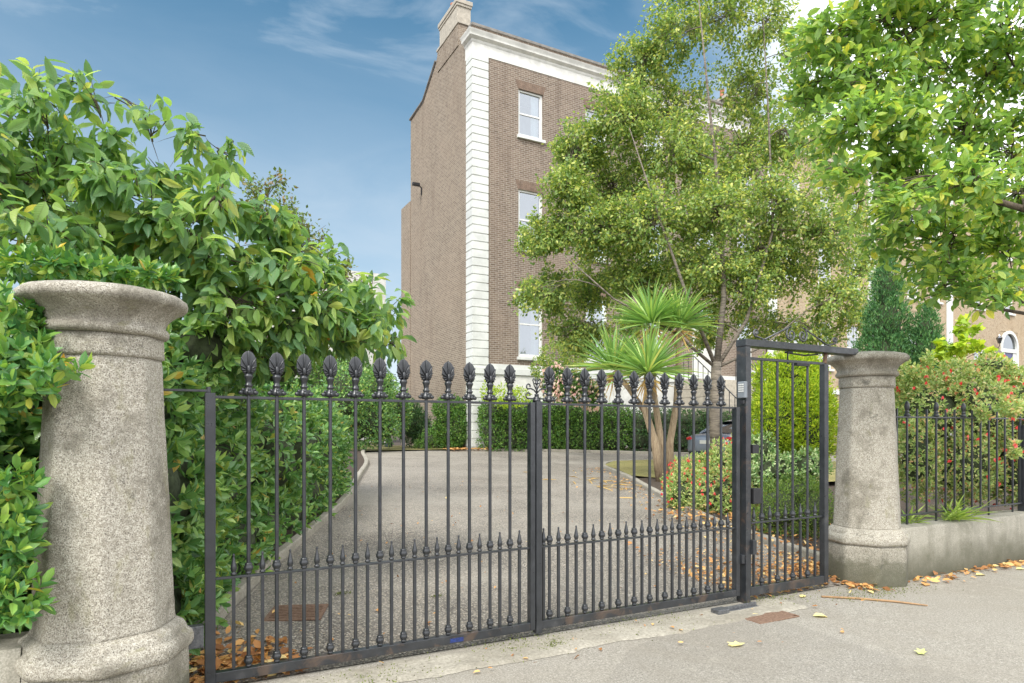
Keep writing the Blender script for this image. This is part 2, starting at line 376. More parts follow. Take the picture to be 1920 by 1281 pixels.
# ------------------------------------------------------------------ leaves
TPL = {}
def tpl(name, pts, faces): TPL[name] = (np.array(pts, float), faces)
tpl('broad', [(0,0,0),(.25,0,-.0),(.5,0,-.03),(.75,0,-.09),(1,0,-.19),
              (.22,-.72,.045),(.5,-1,.05),(.78,-.62,-.03),(.22,.72,.045),(.5,1,.05),(.78,.62,-.03)],
    [(0,1,5),(1,2,6,5),(2,3,7,6),(3,4,7),(0,8,1),(1,8,9,2),(2,9,10,3),(3,10,4)])
tpl('mid', [(0,0,0),(.5,0,-.02),(1,0,-.1),(.3,-.85,.06),(.68,-.8,.03),(.3,.85,.06),(.68,.8,.03)],
    [(0,1,4,3),(1,2,4),(0,5,6,1),(1,6,2)])
tpl('small', [(0,0,0),(.42,-1,.1),(1,0,-.06),(.42,1,.1)], [(0,2,1),(0,3,2)])
tpl('blade', [(0,-.6,0),(0,.6,0),(.35,-1,0),(.35,0,-.02),(.35,1,0),(.7,-.7,-.05),(.7,0,-.065),(.7,.7,-.05),(1,0,-.14)],
    [(0,3,2),(0,1,3),(1,4,3),(2,3,6,5),(3,4,7,6),(5,6,8),(6,7,8)])
tpl('lobed', [(0,0,0),(.15,-.5,.03),(.05,-1,.06),(.4,-.65,.03),(.55,-1,.08),(.7,-.45,.02),(1,0,.06),(.7,.45,.02),(.55,1,.1),(.4,.65,.03),(.05,1,.06),(.15,.5,.03),(.45,0,-.02)],
    [(0,12,1),(1,12,3),(1,3,2),(3,12,5),(3,5,4),(5,12,6),(6,12,7),(7,12,9),(7,9,8),(9,12,11),(9,11,10),(11,12,0)])
def leaves(name, P, D, Nn, Ln, Wd, mat, parent=None, t='mid'):
    tp, tf = TPL[t]; P = np.asarray(P, float); n = len(P)
    D = unit(D); Nn = np.asarray(Nn, float); Nn = unit(Nn - D*(Nn*D).sum(1, keepdims=True)); Sd = np.cross(D, Nn)
    Ln = np.broadcast_to(np.asarray(Ln, float), (n,)); Wd = np.broadcast_to(np.asarray(Wd, float), (n,))
    curl = rng.uniform(.4, 1.6, n)
    V = (P[:, None, :] + D[:, None, :]*(tp[None, :, 0:1]*Ln[:, None, None]) + Sd[:, None, :]*(tp[None, :, 1:2]*Wd[:, None, None]/2)
         + Nn[:, None, :]*(tp[None, :, 2:3]*(Ln*curl)[:, None, None]))
    k = len(tp); lo = np.concatenate([np.array(f) for f in tf]); tot = np.array([len(f) for f in tf])
    loops = (lo[None, :] + (np.arange(n)*k)[:, None]).ravel(); totals = np.tile(tot, n); starts = np.concatenate([[0], np.cumsum(totals)[:-1]])
    me = bpy.data.meshes.new(name); me.vertices.add(n*k); me.vertices.foreach_set('co', V.ravel())
    me.loops.add(len(loops)); me.loops.foreach_set('vertex_index', loops.astype(np.int32))
    me.polygons.add(len(totals)); me.polygons.foreach_set('loop_start', starts.astype(np.int32)); me.polygons.foreach_set('loop_total', totals.astype(np.int32))
    ul = me.uv_layers.new(name='uv'); uvs = np.tile(tp[lo][:, [1, 0]], (n, 1)); ul.data.foreach_set('uv', uvs.ravel())
    me.update(calc_edges=True); me.shade_smooth()
    return link(name, me, mat, parent)
def rv(n, s=1.0): return rng.normal(0, s, (n, 3))
UP = np.array([0, 0, 1.])

def curve(a, b, sag=0, wob=.06, k=6, up=None):
    a = np.array(a, float); b = np.array(b, float); L_ = np.linalg.norm(b-a); pts = []
    o = rng.normal(0, wob*L_, 3)
    for i in range(k+1):
        t = i/k; p = a+(b-a)*t + o*math.sin(math.pi*t); p[2] += sag*L_*math.sin(math.pi*t); pts.append(p)
    return pts

def tree(name, label, cat, base, trunk, tr, clumps, mats, leaf, group=None, tw=(.006, .015), twl=1.0, droop=.3, per=18, smooth_bark=7, jit=.02):
    """trunk: list of stems (polylines); clumps: (centre, radii, leaves)"""
    root = empty(name, base, label, cat, group); base = np.array(base, float)
    tb = MB()
    nodes = []; nrad = []
    for st, r in zip(trunk, tr):
        st = [np.array(p, float) for p in st]; rr = np.linspace(r[0], r[1], len(st)); tb.tube([p-base for p in st], list(rr), smooth_bark)
        for i in range(len(st)-1):
            for t in np.linspace(0, 1, 5)[:-1]: nodes.append(st[i]+(st[i+1]-st[i])*t); nrad.append(rr[i])
    nodes = np.array(nodes); P, D, Nn, Ln, Wd = [], [], [], [], []
    t_, lmin, lmax, ar = leaf
    order = sorted(range(len(clumps)), key=lambda i: np.min(np.linalg.norm(nodes-np.array(clumps[i][0]), axis=1)))
    for ci in order:
        c, rad, nl = clumps[ci]; c = np.array(c, float); rad = np.array(rad, float)
        dz = nodes-c; w = np.linalg.norm(dz, axis=1) + np.maximum(dz[:, 2], 0)*1.2
        j = int(np.argmin(w)); a = nodes[j]
        L_ = np.linalg.norm(c-a); r0 = min(nrad[j]*.6, .01+.014*L_+.01)
        ln = curve(a, c, .08, .07, 6); tb.tube([p-base for p in ln], list(np.linspace(r0, max(.006, r0*.35), 7)), 5, False)
        nodes = np.vstack([nodes, ln[2:]]); nrad += [r0*.6]*(len(ln)-2)
        nt = max(4, nl//per); u = unit(rv(nt)); rr = rng.uniform(.35, 1.0, nt)**.5
        ends = c+u*rad*rr[:, None]*1.05
        for e in ends:
            s = ln[rng.integers(2, 7)]; s = s + (c-s)*rng.uniform(0, .5)
            tl = curve(s, e, -.0, .1, 4); lw = rng.uniform(*tw)
            tb.tube([p-base for p in tl], list(np.linspace(lw, lw*.3, 5)), 4, False)
            tl = np.array(tl); k = max(1, int(rng.poisson(nl/nt)))
            q = rng.uniform(.3, 1.0, k)**.8*4; ii = np.minimum(q.astype(int), 3); fr = (q-ii)[:, None]
            p = tl[ii]*(1-fr)+tl[ii+1]*fr
            td = unit(tl[ii+1]-tl[ii]); spread = unit(rv(k))
            d = unit(td*.55+spread*.8-UP*droop)
            P.append(p+rv(k, jit)); D.append(d); Nn.append(UP*.8+rv(k, .45)+unit(p-c)*.35)
            l = rng.uniform(lmin, lmax, k); Ln.append(l); Wd.append(l*ar*rng.uniform(.85, 1.15, k))
    tb.build('trunk', mats[0], root, True)
    P = np.vstack(P)-base
    leaves('crown', P, np.vstack(D), np.vstack(Nn), np.concatenate(Ln), np.concatenate(Wd), mats[1], root, t_)
    return root

def blob_points(ells, n, inner=.75):
    """points near the surface of a union of ellipsoids, with outward normals"""
    cs = np.array([e[0] for e in ells]); rs = np.array([e[1] for e in ells]); ar = (rs[:, 0]*rs[:, 1]+rs[:, 1]*rs[:, 2]+rs[:, 0]*rs[:, 2])**.85
    out, nor = [], []; got = 0
    while got < n:
        k = n; i = rng.choice(len(ells), k, p=ar/ar.sum()); u = unit(rv(k)); f = rng.uniform(inner, 1.06, k)[:, None]
        p = cs[i]+u*rs[i]*f
        lum = 1+.10*np.sin(p[:, 0:1]*9+p[:, 2:3]*7)*np.sin(p[:, 1:2]*8-p[:, 2:3]*5); p = cs[i]+(p-cs[i])*lum
        d = ((p[:, None, :]-cs[None])/rs[None]); ins = (np.linalg.norm(d, axis=2) < .72).any(1)
        out.append(p[~ins]); nor.append(unit(u/rs[i])[~ins]); got += (~ins).sum()
    return np.vstack(out)[:n], np.vstack(nor)[:n]
def rosettes(P, Nn, k, spread, upb):
    """k leaves round each shoot tip"""
    n = len(P); ax = unit(Nn*.8+UP*upb+rv(n, .25)); a = unit(np.cross(ax, rv(n))); b = np.cross(ax, a)
    th = rng.uniform(0, 6.28, (n, 1))+np.arange(k)[None]*2.4; el = np.linspace(.15, 1, k)[None]*spread+rng.normal(0, .12, (n, k))
    D = (np.cos(th)[..., None]*a[:, None]+np.sin(th)[..., None]*b[:, None])*np.sin(el)[..., None]+ax[:, None]*np.cos(el)[..., None]
    off = -ax[:, None]*(np.linspace(0, .05, k)[None, :, None])
    NN = ax[:, None]*np.sin(el)[..., None]-(D-ax[:, None]*np.cos(el)[..., None])*.6+ax[:, None]*.25
    return (P[:, None]+off).reshape(-1, 3), D.reshape(-1, 3), NN.reshape(-1, 3)
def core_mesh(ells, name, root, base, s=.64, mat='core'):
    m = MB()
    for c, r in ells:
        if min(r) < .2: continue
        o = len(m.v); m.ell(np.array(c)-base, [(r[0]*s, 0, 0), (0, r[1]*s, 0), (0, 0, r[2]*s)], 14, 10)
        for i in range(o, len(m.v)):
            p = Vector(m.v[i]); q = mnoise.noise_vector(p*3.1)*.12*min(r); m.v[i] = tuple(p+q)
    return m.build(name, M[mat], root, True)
def shrub(name, label, cat, ells, n, mat, leaf, mode='shoot', k=5, group=None, flowers=None, core=True, inner=.75, upb=.3, coremat='core'):
    c0 = np.mean([e[0] for e in ells], axis=0); base = np.array([c0[0], c0[1], T(c0[0], c0[1])])
    root = empty(name, base, label, cat, group); t_, lmin, lmax, ar = leaf
    if core: core_mesh(ells, 'shade_core', root, base, mat=coremat)  # solid dark lumps standing in for the shaded inside of the shrub
    n1 = max(1, n//k); P, Nn = blob_points(ells, int(n1*.72), inner); P2, N2 = blob_points(ells, n1-int(n1*.72), .66); P = np.vstack([P, P2]); Nn = np.vstack([Nn, N2])
    ok = P[:, 2] > np.array([T(a, b) for a, b in P[:, :2]])+.02; P, Nn = P[ok], Nn[ok]
    if mode == 'shoot': p, d, nn = rosettes(P, Nn, k, 1.35, upb)
    else:
        p = np.repeat(P, k, 0)+rv(len(P)*k, .035); d = np.repeat(Nn, k, 0)*.7+UP*upb+rv(len(p), .45); nn = rv(len(p), .6)+np.repeat(Nn, k, 0)*.8
    l = rng.uniform(lmin, lmax, len(p)); leaves('foliage', p-base, d, nn, l, l*ar, M[mat], root, t_)
    if flowers:
        fm, fn, fl = flowers; P, Nn = blob_points(ells, fn, .96)
        ok = P[:, 2] > base[2]+.15; P, Nn = P[ok], Nn[ok]
        p = np.repeat(P+Nn*.03, 4, 0)+rv(len(P)*4, .006); d = -UP+rv(len(p), .35); l = rng.uniform(fl*.7, fl*1.2, len(p))
        o = leaves('flowers', p-base, d, rv(len(p)), l, l*.55, M[fm], root, 'small'); o['kind'] = 'stuff'
    return root

# ------------------------------------------------------------------ ground
def sheet(name, poly, dz, mat, kind='structure', label=None):
    bm = bmesh.new(); vs = [bm.verts.new((u, n, T(u, n)+dz)) for u, n in poly]; f = bm.faces.new(vs)
    bmesh.ops.triangulate(bm, faces=[f]); bmesh.ops.recalc_face_normals(bm, faces=bm.faces)
    for f in bm.faces:
        if f.normal.z < 0: f.normal_flip()
    me = bpy.data.meshes.new(name); bm.to_mesh(me); bm.free(); o = link(name, me, mat); o['kind'] = kind
    return o
def ground():
    m = MB(); us = [-300, -40, 60, 400]; ns = [-300, -40, 0, 18, 60, 500]
    for n in ns:
        for u in us: m.v.append((u, n, T(max(min(u, 60), -40), n)-.03 - (.12 if n < -5 else 0)))
    for j in range(len(ns)-1):
        for i in range(3): m.f.append((j*4+i, j*4+i+1, j*4+i+5, j*4+i+4))
    m.build('ground', M['soil'])['kind'] = 'structure'
ground()
sheet('pavement', [(-30, -5.2), (60, -5.2), (60, .02), (-30, .02)], 0, M['pavement'])
sheet('pavement_patch', [(3.87, -0.12), (4.23, -0.64), (4.2, -1.21), (4.2, -1.8), (4.21, -2.17), (4.96, -2.16), (7.31, -2.31), (5.81, -2.69), (2.45, -2.13), (1.85, -1.22), (2.66, -0.57)], .004, M['patch'])
sheet('road', [(-60, -14), (90, -14), (90, -5.35), (-60, -5.35)], -.12, M['asphalt'])
def smooth_path(p, k=6):
    p = [np.array(q, float) for q in p]; out = []
    for i in range(len(p)-1):
        a, b, c, d = p[max(i-1, 0)], p[i], p[i+1], p[min(i+2, len(p)-1)]
        for t in np.linspace(0, 1, k, endpoint=False):
            out.append(.5*((2*b)+(c-a)*t+(2*a-5*b+4*c-d)*t*t+(3*b-a-3*c+d)*t**3))
    return out+[p[-1]]
def kerb(name, path, w, h, mat=None, side=1, stone=.9):
    pts = smooth_path(path, 8); m = MB(); acc = 0; seg = [pts[0]]; run = []
    for i in range(1, len(pts)):
        seg.append(pts[i])
    P = np.array(pts); tg = unit(np.gradient(P, axis=0)); nr = np.stack([-tg[:, 1], tg[:, 0]], 1)*side
    vs = []
    for p, q in zip(P, nr):
        z = T(*p); j = rng.normal(0, .004)
        for o, dz in ((0, -.05), (0.004, h-.015+j), (.018, h+j), (w-.015, h+j), (w, h-.015+j), (w, -.05)):
            x, y = p+q*o; vs.append((x, y, z+dz))
    k = 6; fs = [(i*k+j, i*k+j+1, (i+1)*k+j+1, (i+1)*k+j) for i in range(len(P)-1) for j in range(k-1)]
    fs += [tuple(range(k)), tuple((len(P)-1)*k+j for j in range(k))]
    m.add(vs, fs)
    bm = m.build(name, mat or M['kerb'], None, 40); bm['kind'] = 'structure'
    return pts
KL = [(-.12, .45), (.05, .99), (.71, 2.7), (2.03, 5.73), (2.75, 7.6), (3.6, 10.2), (4.6, 13.2), (5.3, 16.2), (5.6, 17.2)]
KR = [(6.38, .55), (6.45, .72), (6.82, 2.16), (7.44, 3.96), (8.55, 6.23), (9.55, 8.26), (10.25, 9.9), (10.75, 11.0), (11.8, 12.0), (13.6, 12.2), (17, 11.2), (22, 9.8)]
KB = [(9.5, 17.35), (11.2, 16.85), (12.74, 16.4), (15.65, 15.0), (19.5, 13.4)]
drive = [(-.2, .02), (-.12, .45)] + [tuple(p) for p in KL[1:]] + [(7.9, 17.6), (9.5, 17.35)] + KB[1:] + [(24, 13), (34, 13), (34, 8), (22, 9.8)] + KR[::-1][1:] + [(6.4, .02)]
sheet('driveway', drive, .004, M['chips'])
kl = kerb('kerb_along_hedge', KL, .11, .10, None, 1)
kr = kerb('kerb_round_bed', KR, .12, .09, None, -1)
kb = kerb('kerb_before_house', KB, .14, .10, None, 1)
sheet('hedge_bed', [(p[0]-.06, p[1]) for p in kl]+[(4, 18), (-6, 18), (-6, .3), (-.6, .3)], .06, M['soil'])
sheet('garden_bed', [(p[0]+.06, p[1]) for p in kr][:40]+[(13, 8), (13, .3), (6.6, .3)], .06, M['soil'])
sheet('lawn_verge', [(10.3, 9.6), (10.8, 10.95), (11.85, 11.9), (13.6, 12.08), (17, 11.1), (22, 9.7), (22, 6), (11, 6), (9.75, 8.4)], .085, M['lawn'])
sheet('lawn_strip', [(5.15, 16.9), (5.6, 17.25), (9.3, 17.75), (9.4, 22), (7.4, 24), (4, 22)], .05, M['lawn'])
sheet('house_bed', [(p[0], p[1]+.06) for p in kb]+[(24, 13.1), (24, 17.6), (9.7, 17.6)], .06, M['soil'])

def threshold():
    m = MB(); U = np.linspace(-.4, 4.75, 84); vs = []
    for i, u in enumerate(U):
        e0 = -.42-.07*mnoise.noise((u*1.7, 0, 3))-.035*mnoise.noise((u*9, 0, 1)); e1 = -.06+.05*mnoise.noise((u*4, 5, 0))
        for t in np.linspace(0, 1, 9):
            n = e0+(e1-e0)*t; b = mnoise.noise((u*5, n*9, 7))*.009+mnoise.noise((u*20, n*30, 2))*.004
            z = T(u, n)+(.004 if t in (0, 1) else .016+b); vs.append((u, n, z))
    m.add(vs, [(i*9+j, (i+1)*9+j, (i+1)*9+j+1, i*9+j+1) for i in range(83) for j in range(8)])
    m.build('threshold_strip', M['strip'], None, True)['kind'] = 'structure'
threshold()

# ------------------------------------------------------------------ granite gate pillars
def pillar(loc, label, seed, tilt=0):
    root = empty('gate_pillar', loc, label, 'gate pillar', 'granite pillars either side of the gates')
    def ringset(name, prof):                            # prof: (R, z, octagon 0..1, bump)
        m = MB(); K = 96; vs = []
        for r, z, oc in prof:
            for j in range(K):
                th = 2*math.pi*j/K; a = ((th+math.pi/8) % (math.pi/4))-math.pi/8
                q = r*(1-oc+oc*.955/max(math.cos(a), .935)) if oc else r
                x, y = q*math.cos(th+math.pi/8), q*math.sin(th+math.pi/8)
                nz = mnoise.noise(Vector((x*3, y*3, z*3+seed*7)))*.004+mnoise.noise(Vector((x*22, y*22, z*22+seed)))*.0025
                k = 1+nz/max(r, .1); vs.append((x*k, y*k, z+nz*.6))
        n = len(prof); m.add(vs, [(i*K+j, i*K+(j+1) % K, (i+1)*K+(j+1) % K, (i+1)*K+j) for i in range(n-1) for j in range(K)]+[tuple(range(K))[::-1], tuple((n-1)*K+j for j in range(K))])
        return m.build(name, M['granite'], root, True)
    def dense(p, step=.03):
        out = []
        for (a, b) in zip(p[:-1], p[1:]):
            k = max(1, int(abs(b[1]-a[1])/step)+1)
            out += [tuple(np.array(a)+(np.array(b)-np.array(a))*t/k) for t in range(k)]
        return out+[p[-1]]
    ringset('plinth', dense([(.388, -.25, 1), (.386, .0, 1), (.384, .315, 1)]))
    ringset('base_moulding', [(.384, .316, 1), (.400, .322, 1), (.408, .34, 1), (.409, .37, 1), (.402, .395, 1), (.385, .41, 1), (.378, .415, 1), (.376, .43, 1), (.36, .455, 1), (.33, .475, 1)])
    ringset('shaft', dense([(.325, .470, 1), (.318, .49, 1), (.30, .9, 1), (.275, 1.5, .95), (.256, 1.86, .9), (.254, 1.885, .9)], .04))
    ringset('neck', dense([(.252, 1.886, .8), (.268, 1.893, .8), (.268, 1.93, .75), (.266, 2.0, .5)]))
    ringset('capital', [(.266, 2.001, .2), (.285, 2.004, .1), (.297, 2.018, 0), (.298, 2.035, 0), (.288, 2.052, 0), (.278, 2.058, 0), (.282, 2.075, 0), (.295, 2.10, 0), (.32, 2.125, 0), (.352, 2.148, 0),
        (.378, 2.16, 0), (.388, 2.172, 0), (.391, 2.188, 0), (.385, 2.206, 0), (.362, 2.224, 0), (.30, 2.240, 0), (.2, 2.252, 0), (.08, 2.257, 0)])
    return root
pillar((-.511, -.211, 0), 'big granite pillar at the hinge of the driveway gate, shrub leaves over its edge', 1).scale = (1, 1, .99)
rp = pillar((6.29, .068, 0), 'granite pillar beside the pedestrian gate, mossy foot, low wall running on from it', 2)
rp.rotation_euler = (0, 0, R(4)); rp.scale = (1, 1, 1.022)

# ------------------------------------------------------------------ gates
def palmette_mesh():
    m = MB()
    m.lathe([(.013, 0), (.03, .004), (.036, .014), (.03, .03), (.022, .042), (.017, .05), (.024, .056), (.024, .066), (.017, .070), (.017, .082), (.020, .10), (.026, .112), (.027, .12), (.022, .126), (.014, .14)], 12)
    for i in range(4):                                  # leaf volutes round the foot
        a = math.pi/4*(2*i); d = np.array([math.cos(a), math.sin(a), 0]); s = np.array([-d[1], d[0], 0])
        m.ell(d*.041+UP*.017, [d*.017, s*.013, UP*.014], 8, 6); m.ell(d*.030+UP*.034, [d*.012, s*.010, UP*.011], 8, 6)
    for s_ in (-1, 1):                                  # palm fan on both faces
        for i in range(-4, 5):
            a = i*.50; d = np.array([math.sin(a), 0, math.cos(a)]); q = np.array([math.cos(a), 0, -math.sin(a)])
            A_, B_, zc = .0475, .078, .042; dx, dz = d[0]/A_, d[2]/B_; k0 = zc/B_
            qa, qb, qc = dx*dx+dz*dz, -2*dz*k0, k0*k0-1; L_ = (-qb+math.sqrt(qb*qb-4*qa*qc))/(2*qa)
            c = np.array([0, s_*.006, .152])
            m.ell(c+d*L_*.60, [q*(.0042+.0030*L_/.12), np.array([0, .0135, 0]), d*L_*.43], 8, 8)
        m.ell((0, s_*.016, .157), [(.012, 0, 0), (0, .010, 0), (0, 0, .026)], 10, 8)
    m.ell((0, 0, .194), [(.046, 0, 0), (0, .004, 0), (0, 0, .076)], 22, 12)
    return m
PROTO = {}
def proto(key, m, smooth=True):
    me = bpy.data.meshes.new(key); me.from_pydata(m.v, [], m.f); me.update(); me.materials.append(M['iron'])
    if smooth: me.shade_smooth()
    PROTO[key] = me
proto('palmette_finial', palmette_mesh())
proto('knop', MB().lathe([(.012, 0), (.019, .003), (.019, .009), (.015, .013), (.021, .02), (.0255, .03), (.0255, .042), (.019, .052), (.021, .058), (.019, .064), (.012, .066)], 24, mod=lambda t, z: 1+(.07*math.cos(8*t) if .015 < z < .06 else 0)))
proto('spear_tip', MB().lathe([(.011, 0), (.018, .003), (.018, .012), (.011, .017), (.015, .026), (.0185, .04), (.0165, .054), (.0105, .085), (.0065, .105), (.0055, .112), (.0078, .118), (.006, .126), (.001, .13)], 10))
proto('bar', MB().tube([(0, 0, .06), (0, 0, 1.705)], .0118, 10), False)
PROTO['bar'].set_sharp_from_angle(angle=R(60))
proto('short_bar', MB().box((-.0095, -.0095, .06), (.0095, .0095, .62)), False)
proto('ped_bar', MB().tube([(0, 0, .06), (0, 0, 2.15)], .0118, 10), False)
def pobj(key, name, parent, loc=(0, 0, 0)):
    o = bpy.data.objects.new(name, PROTO[key]); S.collection.objects.link(o); o.parent = parent; o.location = loc; return o
def gate_bars(root, tall, short, dz, key='bar', top=1.705, finial=True, mid=.617):
    for u in tall:
        b = pobj(key, 'bar', root, (u, 0, 0))
        if finial: pobj('palmette_finial', 'palmette_finial', b, (0, 0, top))
        pobj('knop', 'knop', b, (0, 0, mid+.008)); pobj('knop', 'knop', b, (0, 0, .062))
    for u in short:
        b = pobj('short_bar', 'short_bar', root, (u, 0, 0)); pobj('spear_tip', 'spear_tip', b, (0, 0, mid+.006))
def stile(root, u0, u1, z0, z1, n0=-.028, n1=.028): return MB().box((u0, n0, z0), (u1, n1, z1)).build('stile', M['iron'], root, False, .003)
gl = empty('driveway_gate', (0, 0, 0), 'left leaf of the black driveway gate, hinged on the big pillar', 'gate', 'leaves of the driveway gate')
stile(gl, -.03, .028, -.01, 1.715); stile(gl, 2.165, 2.206, .0, 1.70)
MB().box((.028, -.008, 1.683), (2.165, .008, 1.70)).build('top_rail', M['iron'], gl, False, .002)
MB().box((.028, -.014, .605), (2.165, .014, .619)).build('middle_rail', M['iron'], gl, False, .002)
MB().box((.028, -.026, -.002), (2.165, .026, .058)).build('bottom_rail', M['iron_rusty'], gl, False, .003)
MB().box((1.52, -.0275, .008), (1.62, -.0262, .036)).build('paint_mark', simple('blue_paint_smear', (.015, .035, .16), .6, .5, 60), gl)
gate_bars(gl, [.2115+.163*i for i in range(12)], [.128+.163*i for i in range(13)], 0)
gr = empty('driveway_gate', (2.212, 0, 0), 'right leaf of the black driveway gate, scroll finial on its meeting stile', 'gate', 'leaves of the driveway gate')
stile(gr, 0, .05, -.03, 1.71, -.034, .03); stile(gr, 2.075, 2.12, -.0, 1.70)
MB().box((.05, -.008, 1.683), (2.075, .008, 1.70)).build('top_rail', M['iron'], gr, False, .002)
MB().box((.05, -.014, .605), (2.075, .014, .619)).build('middle_rail', M['iron'], gr, False, .002)
MB().box((.05, -.026, -.002), (2.075, .026, .058)).build('bottom_rail', M['iron_rusty'], gr, False, .003)
gate_bars(gr, [.132+.162*i for i in range(12)], [.078+.002+.162*i if i == 0 else .051+.162*i for i in range(0, 13)], 0)
def scroll_finial(parent, c):
    m = MB(); m.lathe([(.03, 0), (.03, .012), (.02, .018), (.016, .045), (.02, .05), (.012, .055)], 10, c)
    x, y, z = c; m.tube([(x, y, z+.05), (x, y, z+.135)], [.008, .009], 6); m.lathe([(.008, .125), (.02, .133), (.012, .142), (.011, .15), (.004, .175), (.0005, .185)], 10, c)
    for s in (-1, 1):
        def sp(cx, cz, r0, a0, a1, k=12, sh=.55): return [(x+s*(cx+r0*(1-sh*t/k)*math.cos(a0+(a1-a0)*t/k)), y, z+cz+r0*(1-sh*t/k)*math.sin(a0+(a1-a0)*t/k)) for t in range(k+1)]
        m.tube([(x, y, z+.04), (x+s*.03, y, z+.02), (x+s*.06, y, z+.02)]+sp(.07, .045, .026, -1.2, 3.4), .006, 6)
        m.tube([(x, y, z+.06), (x+s*.025, y, z+.085), (x+s*.05, y, z+.095)]+sp(.068, .112, .022, -1.2, 3.6), .006, 6)
        m.tube([(x, y, z+.08), (x+s*.022, y, z+.12), (x+s*.03, y, z+.15)]+sp(.022, .158, .012, 0, 4), .005, 6)
    return m.build('scroll_finial', M['iron'], parent, True)
scroll_finial(gr, (.02, 0, 1.71))

# gate post and overhead beam
gp = empty('gate_post_frame', (4.40, 0, 0), 'tall black steel post and overhead beam framing the pedestrian gate', 'gate frame')
MB().box((-.028, -.06, -.12), (.03, .055, 2.25)).build('post', M['iron_rusty'], gp, False, .004)
MB().box((-.032, -.064, 2.25), (1.56, .058, 2.315)).build('beam', M['iron'], gp, False, .005)
MB().box((-.065, -.05, .29), (-.029, .03, .37)).box((.031, -.09, .37), (.075, -.02, .5)).box((.031, -.03, .40), (.12, .02, .44)).build('latch_keeper', M['iron'], gp, False, .004)
def scrolls():
    m = MB(); z = 2.315
    def spiral(cx, cz, r, a0, turns, d, k=20): return [(cx+r*(1-.75*t/k)*math.cos(a0+d*turns*6.283*t/k), 0, cz+r*(1-.75*t/k)*math.sin(a0+d*turns*6.283*t/k)) for t in range(k+1)]
    c = .72
    for s in (-1, 1):
        m.tube([(c+s*.47, 0, z+.008), (c+s*.13, 0, z+.15), (c+s*.09, 0, z+.163)]+[(c+s*(p[0]), 0, p[2]) for p in spiral(.08, z+.09, .075, 1.57, 1.3, -1)], .0085, 6)
        m.tube([(c+s*.40, 0, z+.008), (c+s*.50, 0, z+.03), (c+s*.555, 0, z+.04)]+[(c+s*p[0], 0, p[2]) for p in spiral(.555, z+.075, .036, -1.57, 1.3, 1)], .0085, 6)
        m.ell((c+s*.09, 0, z+.07), [(.02, 0, 0), (0, .012, 0), (0, 0, .02)]); m.ell((c+s*.55, 0, z+.072), [(.018, 0, 0), (0, .012, 0), (0, 0, .018)])
    m.build('scrollwork', M['steel'], gp, True)
scrolls()
kp = empty('keypad', (4.365, -.03, 1.78), 'small grey entry keypad with pale buttons on the tall post', 'keypad')
MB().box((-.03, -.05, 0), (.005, .04, .15)).build('case', M['keypad'], kp, False, .008)
for i in range(3):
    for j in range(4):
        MB().box((-.035, -.034+i*.021, .055+j*.02), (-.029, -.019+i*.021, .068+j*.02)).build('button', M['button'], kp, False, .001)
MB().box((-.022, -.02, -.05), (.005, .02, -.02)).build('conduit', M['black'], kp)

pg = empty('pedestrian_gate', (4.44, 0, 0), 'narrow tall pedestrian gate between the steel post and the right pillar', 'gate')
stile(pg, 1.045, 1.105, -.01, 2.14, -.03, .03); stile(pg, .03, .05, .0, 2.14, -.012, .012)
MB().box((.03, -.012, 2.135), (1.105, .012, 2.16)).build('top_rail', M['iron'], pg, False, .002)
MB().box((.05, -.014, .635), (1.045, .014, .65)).build('middle_rail', M['iron'], pg, False, .002)
MB().box((.03, -.026, -.02), (1.045, .026, .058)).build('bottom_rail', M['iron_rusty'], pg, False, .003)
gate_bars(pg, [.198+.211*i for i in range(4)], [.095+.211*i for i in range(5)], 0, 'ped_bar', 2.15, False, .648)
MB().box((.03, -.05, 1.28), (.11, .03, 1.36)).build('upper_catch', M['black'], pg, False, .004)
MB().box((.04, -.05, .82), (.14, .03, .96)).build('lock_box', M['black'], pg, False, .004)
MB().tube([(.55, 0, 2.12), (.55, 0, 2.225), (.8, 0, 2.215), (.98, -.0, 2.235)], .008, 6).box((.66, -.02, 2.11), (.84, .02, 2.135)).box((.53, -.02, 2.225), (.60, .02, 2.24)).build('closer_arm', M['black'], pg)
MB().tube([(1.08, 0, 2.15), (1.10, .0, 2.25)], .02, 8).build('pivot', M['rust'], pg)

hb = empty('hinge_strap_set', (-.2, 0, 1.72), 'flat iron hinge strap from the big pillar to the left gate leaf', 'hinge')
MB().box((-.12, -.012, .0), (.2, .012, .014)).tube([(.19, 0, -.005), (.19, 0, .03)], .014, 8).box((-.13, -.02, -.06), (-.11, .02, .09)).build('strap', M['iron'], hb, False, .002)
MB().ell((-.10, -.015, .05), [(.02, 0, 0), (0, .02, 0), (0, 0, .02)]).build('bolt', M['rust'], hb, True)
MB().box((-.115, -.03, -1.50), (-.035+.2, .03, -1.37)).build('lower_bracket', M['steel'], hb, False, .004)

sp_ = empty('gate_stop', (3.95, -.18, T(4, -.2)), 'greyish steel gate stop lying against the foot of the post', 'gate stop')
MB().box((-.05, -.03, 0), (.42, .02, .018)).box((-.05, .0, .018), (.42, .02, .045)).build('rail', M['steel'], sp_, False, .003)
MB().box((-.1, -.06, .002), (.03, .03, .05)).build('block', M['steel'], sp_, False, .006)
pl = MB().box((3.98, -.56, T(4.2, -.4)+.0), (4.45, -.24, T(4.2, -.4)+.012)).build('ground_plate', M['rust'], None, False, .005)
tag(pl, 'rusty flat steel plate set in the pavement beside the post foot', 'metal plate')

